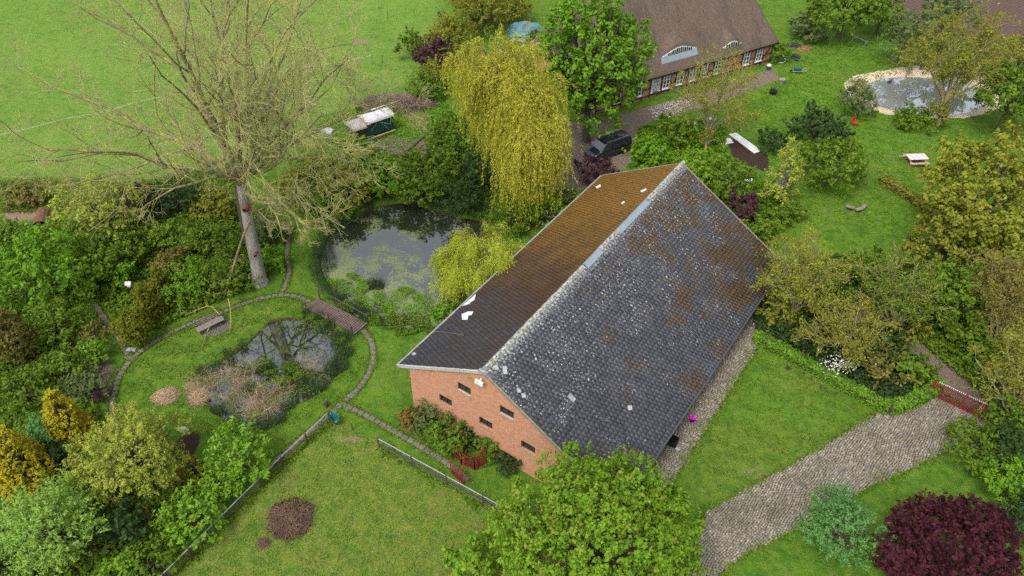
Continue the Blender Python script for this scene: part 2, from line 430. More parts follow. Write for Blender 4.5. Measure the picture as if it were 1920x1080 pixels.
def tag(o, label=None, cat=None, group=None, kind=None):
    if label: o['label'] = label
    if cat: o['category'] = cat
    if group: o['group'] = group
    if kind: o['kind'] = kind
    return o
def thing(name, label, cat, loc=(0, 0, 0), rotz=0.0, group=None):
    o = bpy.data.objects.new(name, None); coll.objects.link(o)
    o.empty_display_size = .3
    o.location = loc; o.rotation_euler = (0, 0, rotz)
    return tag(o, label, cat, group)
class MB:
    """collects simple shapes into one mesh"""
    def __init__(s): s.V = []; s.F = []
    def add(s, V, F):
        b = len(s.V); s.V += [tuple(v) for v in V]; seen = set()
        for f in F:
            key = frozenset(f)
            if key in seen: continue
            seen.add(key); s.F.append(tuple(i + b for i in f))
        return s
    def box(s, c, d, rz=0.0):
        c = np.array(c, float); d = np.array(d, float) / 2; cs, sn = math.cos(rz), math.sin(rz)
        P = []
        for z in (-1, 1):
            for x, y in ((-1, -1), (1, -1), (1, 1), (-1, 1)):
                X, Y = x * d[0], y * d[1]; P.append((c[0] + cs * X - sn * Y, c[1] + sn * X + cs * Y, c[2] + z * d[2]))
        return s.add(P, [(3, 2, 1, 0), (4, 5, 6, 7), (0, 1, 5, 4), (1, 2, 6, 5), (2, 3, 7, 6), (3, 0, 4, 7)])
    def beam(s, a, b, w, h, up=(0, 0, 1)):
        a = np.array(a, float); b = np.array(b, float); t = b - a; t /= np.linalg.norm(t)
        up = np.array(up, float)
        if abs(t @ up) > .98: up = np.array([1., 0, 0])
        r = np.cross(t, up); r /= np.linalg.norm(r); u = np.cross(r, t)
        P = [p + r * x * w / 2 + u * y * h / 2 for p in (a, b) for x, y in ((-1, -1), (1, -1), (1, 1), (-1, 1))]
        return s.add(P, [(0, 1, 2, 3), (7, 6, 5, 4), (0, 4, 5, 1), (1, 5, 6, 2), (2, 6, 7, 3), (3, 7, 4, 0)])
    def tube(s, pts, r, n=6):
        P = np.array(pts, float)[None]; rr = np.full((1, P.shape[1]), r) if np.isscalar(r) else np.array(r, float)[None]
        V, F = tubes(P, rr, n)
        s.add(V, F.tolist()); k = P.shape[1]
        b = len(s.V) - len(V)
        s.F += [tuple(b + i for i in range(n))[::-1], tuple(b + (k - 1) * n + i for i in range(n))]
        return s
    def lathe(s, c, prof, n=12):
        V = [(c[0] + r * math.cos(2 * math.pi * i / n), c[1] + r * math.sin(2 * math.pi * i / n), c[2] + z) for r, z in prof for i in range(n)]
        F = [(j * n + i, j * n + (i + 1) % n, (j + 1) * n + (i + 1) % n, (j + 1) * n + i) for j in range(len(prof) - 1) for i in range(n)]
        F += [tuple(range(n))[::-1], tuple((len(prof) - 1) * n + i for i in range(n))]
        return s.add(V, F)
    def mesh(s, name, mat, smooth=False):
        me = bpy.data.meshes.new(name); me.from_pydata(s.V, [], s.F); me.update(); me.materials.append(MATS[mat])
        if smooth:
            for p in me.polygons: p.use_smooth = True
        return me
    def build(s, name, mat, parent=None, smooth=False, loc=None, rotz=0.0):
        return link(name, s.mesh(name, mat, smooth), parent, loc, rotz)
def tubes(P, R, n=4):
    """P (B,k,3) polylines, R (B,k) radii -> vertices, quads"""
    B_, k, _ = P.shape
    T = np.empty_like(P); T[:, 1:-1] = P[:, 2:] - P[:, :-2] if k > 2 else 0
    T[:, 0] = P[:, 1] - P[:, 0]; T[:, -1] = P[:, -1] - P[:, -2]
    T /= np.linalg.norm(T, axis=2, keepdims=True) + 1e-9
    ref = np.where(np.abs(T[:, :1, 2:3]) > .8, np.array([1., 0, 0]), np.array([0, 0, 1.]))
    A = np.cross(T, np.broadcast_to(ref, T.shape)); A /= np.linalg.norm(A, axis=2, keepdims=True) + 1e-9
    C = np.cross(T, A)
    th = np.arange(n) * 2 * math.pi / n
    V = P[:, :, None] + R[:, :, None, None] * (A[:, :, None] * np.cos(th)[:, None] + C[:, :, None] * np.sin(th)[:, None])
    V = V.reshape(-1, 3)
    b, j, i = np.meshgrid(np.arange(B_), np.arange(k - 1), np.arange(n), indexing='ij')
    base = (b * k + j) * n
    i2 = (i + 1) % n
    F = np.stack([base + i, base + i2, base + n + i2, base + n + i], -1).reshape(-1, 4)
    return V, F
def unit(v): return v / (np.linalg.norm(v, axis=-1, keepdims=True) + 1e-9)
def leaves(C, Nn, size, tint, rg, aspect=.62):
    n = len(C)
    a = unit(np.cross(Nn, rg.normal(size=(n, 3)))); b = np.cross(Nn, a)
    s = (size * (.65 + .7 * rg.random(n)))[:, None]
    f = unit(Nn) * s * .18
    V = np.stack([C - a * s, C + b * s * aspect + f, C + a * s, C - b * s * aspect + f], 1).reshape(-1, 3)
    F = np.arange(n * 4).reshape(-1, 4)
    return V, F, np.repeat(tint, 4)

# ------------------------------------------------------------------ crowns
def crown_geo(rg, R, n, leaf, shape='round', lobes=14, lobe_r=.42, flat=1.0, spike=1.5):
    """leaf quads of a crown centred on the origin with radii R, with the lobe centres"""
    R = np.array(R, float)
    k = np.arange(lobes) + .5
    ph = k * 2.39996 + rg.random() * 6; zz = 1 - 1.75 * k / lobes
    zz = np.clip(zz + rg.normal(0, .10, lobes), -.85, 1)
    if shape == 'cone':
        hh = (np.arange(lobes) + rg.random(lobes)) / lobes            # 0 bottom 1 top
        rad = .74 * (1 - hh) ** .55 * (.80 + .4 * rg.random(lobes))
        LC = np.stack([rad * np.cos(ph), rad * np.sin(ph), -0.85 + 1.65 * hh], 1)
        LR = lobe_r * (1.05 - .75 * hh)
    else:
        rxy = np.sqrt(np.maximum(0, 1 - zz ** 2))
        LC = np.stack([rxy * np.cos(ph), rxy * np.sin(ph), zz], 1) * (.44 + .38 * rg.random((lobes, 1)))
        LR = lobe_r * (.55 + .75 * rg.random(lobes))
        LC = np.vstack([LC, [[0, 0, .05]]]); LR = np.append(LR, .50)
    w = LR ** 2; w /= w.sum()
    nt = max(24, int(n / 20))                                           # tufts: short leafy shoots
    li = rg.choice(len(LR), nt, p=w)
    d = unit(rg.normal(size=(nt, 3))); out = unit(LC[li] + np.array([0, 0, .35]))
    flip = (d * out).sum(1) < -.2; d[flip] *= -1
    d[:, 2] = np.where(d[:, 2] < -.45, -d[:, 2] * .5, d[:, 2])
    TC = (LC[li] + d * LR[li, None] * (.80 + .24 * rg.random((nt, 1)))) * R
    ax = unit(d * R / R.max() + out * .35 + np.array([0, 0, .30]) + rg.normal(size=(nt, 3)) * .25)
    tr_ = leaf * 1.9 * (.6 + .8 * rg.random(nt)); tl = tr_ * spike * (.7 + .8 * rg.random(nt))
    clt = rg.random(nt); lobet = rg.random(len(LR))[li]
    per = np.maximum(4, (n / nt * (.6 + .8 * rg.random(nt)))).astype(int); ci = np.repeat(np.arange(nt), per); m = len(ci)
    f = rg.random(m)
    C = TC[ci] + ax[ci] * (f * 1.5 - .5)[:, None] * tl[ci, None] + rg.normal(size=(m, 3)) * (tr_[ci] * .62 * (1.05 - .7 * f))[:, None]
    Nn = unit(ax[ci] * .45 + d[ci] * .4 + np.array([0, 0, .4]) + rg.normal(size=(m, 3)) * .6)
    t = np.clip(.02 + .20 * lobet[ci] + .22 * clt[ci] + .28 * rg.random(m) + .30 * f, 0, 1)
    odd = (clt[ci] > .70) * (f > .72) * (rg.random(m) > .5) * .75
    return C, Nn, t, odd, LC * R
def tree(name, label, cat, kind, center, R, leaf=.14, dens=1.0, seed=1, shape='round', lobes=14, lobe_r=.42, trunk=.0, base=None, group=None,
         bark='bark', stems=1, aspect=.62, flat=1.0, maxn=26000, spike=1.5):
    rg = np.random.default_rng(seed)
    c = np.array(center, float); R = np.array(R, float)
    b = np.array([c[0], c[1], 0.0]) if base is None else np.array([base[0], base[1], 0.0])
    area = 4 * math.pi * (((R[0] * R[1]) ** 1.6 + (R[0] * R[2]) ** 1.6 + (R[1] * R[2]) ** 1.6) / 3) ** (1 / 1.6)
    n = int(min(maxn, dens * 1.22 * area / (leaf * leaf * 1.24)))
    C, Nn, t, odd, LC = crown_geo(rg, R, n, leaf, shape, lobes, lobe_r, flat, spike)
    C = C + c
    keep = C[:, 2] > .03
    C, Nn, t, odd = C[keep], Nn[keep], t[keep], odd[keep]
    V, F, T = leaves(C, Nn, leaf, t, rg, aspect)
    root = thing(name, label, cat, b, 0, group)
    link('crown', mesh_np('crown', V - b, F, 'leaf_' + kind, T, np.repeat(odd, 4)), root)
    # trunk and limbs
    tr = trunk or max(.035, .055 * R.max())
    fork = np.array([0, 0, max(.15, (c[2] - R[2] * .55))]) ; fork[:2] = (c - b)[:2] * .4
    P = []; Rr = []
    for s in range(stems):
        o = rg.normal(size=3) * tr * (1.2 if stems > 1 else 0); o[2] = 0
        P.append([o + [0, 0, -.15], fork * .5 + o, fork + o * 1.5, (c - b) * .85 + o * 2 + [0, 0, R[2] * .2]]); Rr.append([tr * 1.25, tr, tr * .85, tr * .3])
    for q in LC:
        e = (c - b) + q * .95; mid = (fork + e) / 2 + rg.normal(size=3) * .08 * R[0]
        P.append([fork, fork * .7 + mid * .3, mid, e]); Rr.append([tr * .6, tr * .5, tr * .35, tr * .12])
    V, F = tubes(np.array(P), np.array(Rr), 6)
    link('trunk', mesh_np('trunk', V, F, bark, smooth=True), root)
    return root

# ------------------------------------------------------------------ branching
def grow(rg, P, Rr, nch, k, lenr, ang, radr, tr=(.2, 1.0), up=0.0, wig=.12, maxlen=99, grav=0.0):
    B_, k0, _ = P.shape
    seg = np.linalg.norm(P[:, 1:] - P[:, :-1], axis=2); plen = seg.sum(1)
    pi = np.repeat(np.arange(B_), nch); n = len(pi)
    t = tr[0] + (tr[1] - tr[0]) * ((np.tile(np.arange(nch), B_) + rg.random(n)) / nch)
    x = t * (k0 - 1); j = np.minimum(x.astype(int), k0 - 2); f = (x - j)[:, None]
    S = P[pi, j] * (1 - f) + P[pi, j + 1] * f
    T = unit(P[pi, j + 1] - P[pi, j])
    rad = (Rr[pi, j] * (1 - f[:, 0]) + Rr[pi, j + 1] * f[:, 0]) * radr
    perp = unit(np.cross(T, rg.normal(size=(n, 3))))
    a = ang * (.7 + .6 * rg.random(n))
    D = unit(T * np.cos(a)[:, None] + perp * np.sin(a)[:, None] + np.array([0, 0, up]))
    Ln = np.minimum(plen[pi] * lenr * (1.15 - .65 * t) * (.6 + .7 * rg.random(n)), maxlen)
    out = np.empty((n, k, 3)); out[:, 0] = S
    for i in range(1, k):
        D = unit(D + rg.normal(size=(n, 3)) * wig + np.array([0, 0, up * .25 - grav]))
        out[:, i] = out[:, i - 1] + D * (Ln / (k - 1))[:, None]
    R2 = rad[:, None] * np.linspace(1, .35, k)[None]
    return out, R2
def bare_tree(root, b, P0, R0, rg, levels, limbmat, twigmat, minr=.011, leafkind=None, leaf=.07, nleaf=0, leafspread=.25):
    """P0: list of limb polylines in world coordinates"""
    ks = max(len(p) for p in P0)
    A = np.array([resample(np.array(p, float), 8) for p in P0]); Rr = np.array([np.interp(np.linspace(0, 1, 8), np.linspace(0, 1, len(r)), r) for r in R0])
    V, F = tubes(A - b, Rr, 7)
    Vs = [V]; Fs = [F]; off = len(V); Vt = []; Ft = []; ot = 0
    cur = (A, Rr); last = None
    for li, kw in enumerate(levels):
        P, R_ = grow(rg, *cur, **kw)
        ok = P[:, :, 2].min(1) > .3; P = P[ok]; R_ = np.maximum(R_[ok], minr * (1 if li < len(levels) - 1 else .8))
        V, F = tubes(P - b, R_, 5 if li == 0 else (4 if li == 1 else 3))
        if li < 1: Vs.append(V); Fs.append(F + off); off += len(V)
        else: Vt.append(V); Ft.append(F + ot); ot += len(V)
        cur = (P, R_)
    link('trunk', mesh_np('trunk', np.vstack(Vs), np.vstack(Fs), limbmat, smooth=True), root)
    if Vt: tag(link('branches', mesh_np('branches', np.vstack(Vt), np.vstack(Ft), twigmat), root), kind='stuff')
    if leafkind:
        P = cur[0]; n = nleaf; i = rg.integers(0, len(P), n); j = rg.integers(1, P.shape[1], n)
        C = P[i, j] + rg.normal(size=(n, 3)) * leafspread
        Nn = unit(rg.normal(size=(n, 3)) + np.array([0, 0, .8]))
        V, F, T = leaves(C, Nn, leaf, rg.random(n), rg)
        link('crown', mesh_np('crown', V - b, F, 'leaf_' + leafkind, T, np.zeros(len(T))), root)
def resample(P, k):
    d = np.concatenate([[0], np.cumsum(np.linalg.norm(P[1:] - P[:-1], axis=1))]); t = np.linspace(0, d[-1], k)
    return np.stack([np.interp(t, d, P[:, i]) for i in range(3)], 1)

# ------------------------------------------------------------------ ground with pond basins
def poly(pts): return np.array([G(*q)[:2] for q in pts])
def smooth_closed(P, k=8):
    n = len(P); out = []
    for i in range(n):
        a, b_, c_, d_ = P[i - 1], P[i], P[(i + 1) % n], P[(i + 2) % n]
        for t in np.arange(k) / k:
            out.append(.5 * ((2 * b_) + (-a + c_) * t + (2 * a - 5 * b_ + 4 * c_ - d_) * t * t + (-a + 3 * b_ - 3 * c_ + d_) * t ** 3))
    return np.array(out)
def smooth_open(P, step=.3):
    P = np.array(P); Q = np.vstack([2 * P[0] - P[1], P, 2 * P[-1] - P[-2]]); out = []
    for i in range(1, len(Q) - 2):
        a, b_, c_, d_ = Q[i - 1:i + 3]
        for t in np.arange(12) / 12:
            out.append(.5 * ((2 * b_) + (-a + c_) * t + (2 * a - 5 * b_ + 4 * c_ - d_) * t * t + (-a + 3 * b_ - 3 * c_ + d_) * t ** 3))
    out.append(P[-1]); out = np.array(out)
    d = np.concatenate([[0], np.cumsum(np.linalg.norm(out[1:] - out[:-1], axis=1))]); t = np.arange(0, d[-1], step)
    return np.stack([np.interp(t, d, out[:, i]) for i in range(out.shape[1])], 1)
def seg_dist(X, Y, P, closed):
    Q = np.roll(P, -1, 0) if closed else P[1:]
    A = P if closed else P[:-1]
    best = np.full(X.shape, 1e9)
    for a, b_ in zip(A, Q):
        d = b_ - a; L2 = d @ d + 1e-12
        t = np.clip(((X - a[0]) * d[0] + (Y - a[1]) * d[1]) / L2, 0, 1)
        best = np.minimum(best, (X - a[0] - t * d[0]) ** 2 + (Y - a[1] - t * d[1]) ** 2)
    return np.sqrt(best)
def inside(X, Y, P):
    c = np.zeros(X.shape, bool); Q = np.roll(P, -1, 0)
    for a, b_ in zip(P, Q):
        m_ = ((a[1] > Y) != (b_[1] > Y))
        with np.errstate(divide='ignore', invalid='ignore'):
            xi = (b_[0] - a[0]) * (Y - a[1]) / (b_[1] - a[1] + 1e-12) + a[0]
        c ^= m_ & (X < xi)
    return c
def sdist(X, Y, P):
    """signed distance, positive inside, computed near the polygon only"""
    out = np.full(X.shape, -9.0)
    lo, hi = P.min(0) - 3, P.max(0) + 3
    m_ = (X > lo[0]) & (X < hi[0]) & (Y > lo[1]) & (Y < hi[1])
    x, y = X[m_], Y[m_]
    d = seg_dist(x, y, P, True); out[m_] = np.where(inside(x, y, P), d, -d)
    return out

POND_SMALL = smooth_closed(poly([(384, 690), (410, 672), (450, 648), (478, 622), (500, 602), (530, 594), (575, 594), (612, 606), (640, 628), (652, 655), (645, 690), (615, 722), (585, 745), (548, 762), (520, 795), (470, 804), (425, 795), (395, 765), (372, 735), (370, 708)]))
POND_BIG = smooth_closed(poly([(603, 460), (635, 415), (680, 395), (725, 378), (775, 378), (820, 392), (870, 402), (925, 420), (930, 470), (905, 540), (870, 590), (820, 612), (760, 612), (710, 605), (665, 590), (632, 562), (612, 530), (598, 495)]))
POND_FAR = smooth_closed(poly([(1620, 158), (1645, 145), (1690, 140), (1745, 142), (1800, 150), (1845, 166), (1858, 188), (1830, 206), (1780, 214), (1730, 212), (1680, 206), (1645, 196), (1625, 178)]))
SAND = smooth_closed(poly([(1584, 160), (1600, 143), (1650, 132), (1720, 124), (1790, 130), (1840, 140), (1880, 160), (1885, 195), (1840, 216), (1780, 222), (1715, 218), (1665, 215), (1630, 205), (1592, 185)]))
DRIVE = poly([(1150, 1250), (1240, 1120), (1300, 1030), (1322, 960), (1400, 915), (1480, 872), (1560, 825), (1645, 773), (1748, 728), (1862, 790), (1800, 835), (1700, 885), (1650, 905), (1560, 955), (1480, 1000), (1400, 1040), (1340, 1085), (1290, 1180), (1230, 1300)])
BARN_O = np.array([-1.7379, 32.6235]); BARN_YAW = math.radians(-34.314)
BE = np.array([math.cos(BARN_YAW), math.sin(BARN_YAW)]); BN = np.array([-math.sin(BARN_YAW), math.cos(BARN_YAW)])
def bw(u, v): return BARN_O + BE * u + BN * v
STRIP = np.array([bw(9.5, -1.5), bw(12.0, -1.5), bw(12.0, 27.5), bw(9.5, 29.0)])
PATHS = [
    [(672, 614), (690, 630), (699, 655), (697, 685), (682, 715), (662, 738), (640, 757)],
    [(640, 757), (618, 780), (592, 800), (565, 822), (535, 848), (500, 880)],
    [(640, 757), (672, 772), (712, 793), (758, 820), (808, 850), (850, 878), (885, 905)],
    [(582, 566), (555, 556), (520, 554), (480, 562), (440, 576), (400, 592), (362, 605), (330, 619), (298, 636), (268, 655), (243, 678), (224, 704), (214, 735), (210, 765), (212, 800)],
    [(243, 672), (222, 632), (200, 604), (180, 572), (165, 540), (155, 505), (140, 470)],
    [(527, 552), (536, 532), (542, 508), (538, 475), (543, 440), (550, 425)],
]
PATHW = [smooth_open([G(*q)[:2] for q in P], .25) for P in PATHS]

gx = np.concatenate([[-2500, -1200, -600, -320, -200, -140, -110], np.arange(-95, 95.01, .5), [110, 140, 200, 320, 600, 1200, 2500]])
gy = np.concatenate([[-900, -300, -80, -20, 0], np.arange(8, 128, .5), [140, 165, 200, 260, 400, 700, 1400, 3000]])
X, Y = np.meshgrid(gx, gy, indexing='xy')
ny, nx = X.shape
def fbm(X, Y, s, seed):
    r_ = np.random.default_rng(seed); out = 0; a = 1
    for o in range(4):
        for q in range(3):
            th = r_.random() * 6.283; ph = r_.random() * 6.283
            out = out + a * np.sin((X * math.cos(th) + Y * math.sin(th)) / s * 6.283 + ph)
        s *= .53; a *= .55
    return out / 5
warpx = X + .35 * fbm(X, Y, 3.0, 1); warpy = Y + .35 * fbm(X, Y, 3.0, 2)
H = .05 * fbm(X, Y, 14, 3) * np.clip((np.hypot(X, Y - 60) - 5) / 30, 0, 1) + .015 * fbm(X, Y, 4, 4)
za = np.zeros((ny, nx, 4), np.float32); zb = np.zeros((ny, nx, 4), np.float32)
def stamp(arr, ch, P, soft=.8, val=1.0, warp=True):
    d = sdist(warpx if warp else X, warpy if warp else Y, P)
    arr[..., ch] = np.maximum(arr[..., ch], val * np.clip(.5 + d / (2 * soft), 0, 1))
def stamp_line(arr, ch, P, width, soft=.4, val=1.0):
    lo, hi = P.min(0) - 3, P.max(0) + 3
    m_ = (X > lo[0]) & (X < hi[0]) & (Y > lo[1]) & (Y < hi[1])
    d = seg_dist(warpx[m_], warpy[m_], P[::3], False)
    a = arr[..., ch]; a[m_] = np.maximum(a[m_], val * np.clip(.5 + (width - d) / (2 * soft), 0, 1))
flatten = np.zeros(X.shape)
for P, dep in ((POND_SMALL, 1.0), (POND_BIG, 1.2), (POND_FAR, .8)):
    d = sdist(X, Y, P); H = H * np.clip(-d / 2.5, 0, 1) + 0 - dep * np.clip((d + .15) / 1.3, 0, 1) ** 1.0
for P in (DRIVE, STRIP):
    d = sdist(X, Y, P); H = np.where(d > -1.5, H * np.clip(-d / 1.5, 0, 1), H)
for P in PATHW:
    lo, hi = P.min(0) - 3, P.max(0) + 3
    m_ = (X > lo[0]) & (X < hi[0]) & (Y > lo[1]) & (Y < hi[1])
    d = seg_dist(X[m_], Y[m_], P[::3], False); H[m_] = np.where(H[m_] > -.1, H[m_] * np.clip((d - .5) / 1.5, 0, 1), H[m_])
def hz(x, y):
    """ground height at a point"""
    i = np.clip(np.searchsorted(gx, x) - 1, 0, nx - 2); j = np.clip(np.searchsorted(gy, y) - 1, 0, ny - 2)
    fx = np.clip((x - gx[i]) / (gx[i + 1] - gx[i]), 0, 1); fy = np.clip((y - gy[j]) / (gy[j + 1] - gy[j]), 0, 1)
    return (H[j, i] * (1 - fx) + H[j, i + 1] * fx) * (1 - fy) + (H[j + 1, i] * (1 - fx) + H[j + 1, i + 1] * fx) * fy

# zones: a = dirt, sand, mulch, dead grass ; b = mossy pasture, field, plough
stamp(za, 1, SAND, .25); stamp(za, 0, POND_FAR, .5)
for P in PATHW: stamp_line(za, 0, P, .22, .35, .85)
stamp(za, 0, DRIVE, .5); stamp(za, 0, STRIP, .3)
for P, v_ in (((POND_SMALL), .9), ((POND_BIG), .9)):
    stamp(za, 2, P, .5, v_)
yard = poly([(985, 420), (1040, 330), (1060, 230), (1130, 225), (1180, 210), (1250, 190), (1330, 168), (1450, 128), (1460, 150), (1330, 200), (1220, 225), (1190, 250), (1205, 290), (1150, 330), (1080, 360), (1030, 430)])
stamp(za, 0, yard, .9)
stamp(za, 0, poly([(680, 262), (740, 255), (800, 262), (812, 290), (740, 300), (690, 292)]), 1.0, .9)
stamp(za, 3, poly([(735, 190), (790, 196), (815, 225), (800, 262), (770, 240)]), 1.0, .75)
stamp_line(za, 0, smooth_open([G(*q)[:2] for q in [(1880, 800), (1815, 745), (1750, 690), (1690, 645), (1620, 598), (1540, 560), (1470, 530)]], .5), 1.55, .6, 1)
stamp(za, 2, poly([(1360, 262), (1400, 262), (1440, 290), (1445, 325), (1400, 310), (1372, 290)]), .5)
stamp(za, 2, poly([(505, 960), (520, 935), (560, 930), (590, 955), (585, 990), (550, 1015), (515, 1010)]), .35, 1)
stamp(za, 2, poly([(1430, 668), (1470, 676), (1540, 715), (1610, 752), (1640, 775), (1600, 764), (1540, 735), (1470, 695)]), .5, .66)
stamp(za, 2, poly([(1420, 640), (1400, 540), (1500, 500), (1640, 560), (1760, 700), (1740, 740), (1665, 765)]), .8, .8)
stamp(za, 2, poly([(770, 770), (850, 830), (900, 860), (890, 880), (830, 860), (770, 815)]), .6, .75)
stamp(za, 2, poly([(0, 640), (120, 600), (150, 640), (140, 720), (60, 760), (0, 760)]), 1.5, .8)
stamp(za, 2, poly([(320, 840), (345, 800), (385, 815), (360, 860), (330, 900)]), .5, .9)
stamp(za, 0, poly([(150, 640), (205, 640), (225, 690), (205, 760), (150, 740), (135, 690)]), 1.0, .72)
stamp(za, 3, poly([(0, 372), (80, 372), (85, 410), (0, 425)]), 1.0, .8)
stamp(za, 3, poly([(-10, 345), (75, 345), (85, 366), (-10, 370)]), .8, .55)
stamp(za, 3, poly([(330, 700), (390, 690), (400, 750), (340, 760)]), .8, .62)
stamp(za, 2, poly([(760, 330), (900, 330), (930, 390), (780, 380)]), 1.5, .8)
stamp(za, 2, poly([(-60, 900), (180, 860), (320, 900), (300, 1090), (-60, 1200)]), 1.5, .75)
fence_line = [(615, 800), (526, 880), (304, 1095), (180, 1230)]
pasture = poly([(640, 790), (700, 830), (905, 955), (1000, 1100), (900, 1300), (150, 1300), (300, 1105), (526, 880), (600, 810)])
stamp(zb, 0, pasture, .6, .95); stamp(zb, 0, poly([(1320, 940), (1300, 850), (1400, 820), (1560, 800), (1560, 830), (1400, 915)]), 1.5, .5)
stamp(zb, 0, poly([(430, 560), (560, 560), (480, 600), (380, 680), (250, 720), (300, 650)]), 1.2, .3)
stamp(zb, 1, poly([(-300, 330), (80, 335), (250, 350), (420, 300), (560, 240), (620, 215), (700, 200), (790, 150), (840, -20), (840, -300), (-300, -300)]), 1.5, 1)
stamp(zb, 2, poly([(1640, -200), (1672, 5), (1690, 35), (1750, 60), (1900, 118), (2200, 160), (2400, -100)]), .8, 1)
for (x_, y_, r_, v_) in ((664, 825, 1.0, .62), (700, 905, .7, .5), (1420, 890, 1.6, .5), (560, 1040, .9, .5), (760, 960, 1.0, .48), (1500, 850, 1.2, .46), (500, 800, .8, .45), (650, 690, .8, .45), (675, 78, 1.6, .62), (1190, 300, 1.0, .5)):
    c_ = G(x_, y_)[:2]; a_ = np.linspace(0, 6.283, 13)[:-1]; stamp(za, 3, np.stack([c_[0] + np.cos(a_) * r_, c_[1] + np.sin(a_) * r_ * .7], 1), .6, v_)
for (x_, y_, r_) in ((500, 590, 1.2), (350, 700, 1.6), (720, 700, 1.5), (1500, 720, 2.2), (1380, 830, 2.4), (1600, 150, 3), (1560, 400, 2.5), (1700, 300, 2.2), (300, 200, 6), (100, 100, 7), (500, 60, 6)):
    c_ = G(x_, y_)[:2]; a_ = np.linspace(0, 6.283, 13)[:-1]; stamp(zb, 0, np.stack([c_[0] + np.cos(a_) * r_, c_[1] + np.sin(a_) * r_ * .7], 1), 1.2, .5)
me = mesh_np('ground', np.stack([X, Y, H], -1).reshape(-1, 3), (lambda j, i: np.stack([j * nx + i, j * nx + i + 1, (j + 1) * nx + i + 1, (j + 1) * nx + i], -1).reshape(-1, 4))(*np.meshgrid(np.arange(ny - 1), np.arange(nx - 1), indexing='ij')), 'ground', smooth=True)
for nm, arr in (('zone_a', za), ('zone_b', zb)):
    a = me.attributes.new(nm, 'FLOAT_COLOR', 'POINT'); a.data.foreach_set('color', arr.reshape(-1))
tag(link('ground', me), 'green lawns, pasture and bare earth of the farmyard', kind='structure')

def pond(name, P, mat, z, label):
    c = P.mean(0); Q = c + (P - c) * 1.06
    V = np.column_stack([np.vstack([c, Q]), np.full(len(Q) + 1, z)]); n = len(Q)
    F = np.array([(0, 1 + i, 1 + (i + 1) % n) for i in range(n)])
    o = link(name, mesh_np(name, V, F, mat)); tag(o, label, kind='structure')
pond('pond_water', POND_SMALL, 'water_still', -.30, 'dark mirror-like water of the small garden pond by the footbridge')
pond('pond_water', POND_BIG, 'water_weedy', -.30, 'water of the larger pond, patched with duckweed, beside the barn')
pond('pond_water', POND_FAR, 'water_sky_pale', -.22, 'water of the far pond, sky reflection partly painted pale, with a sandy rim')

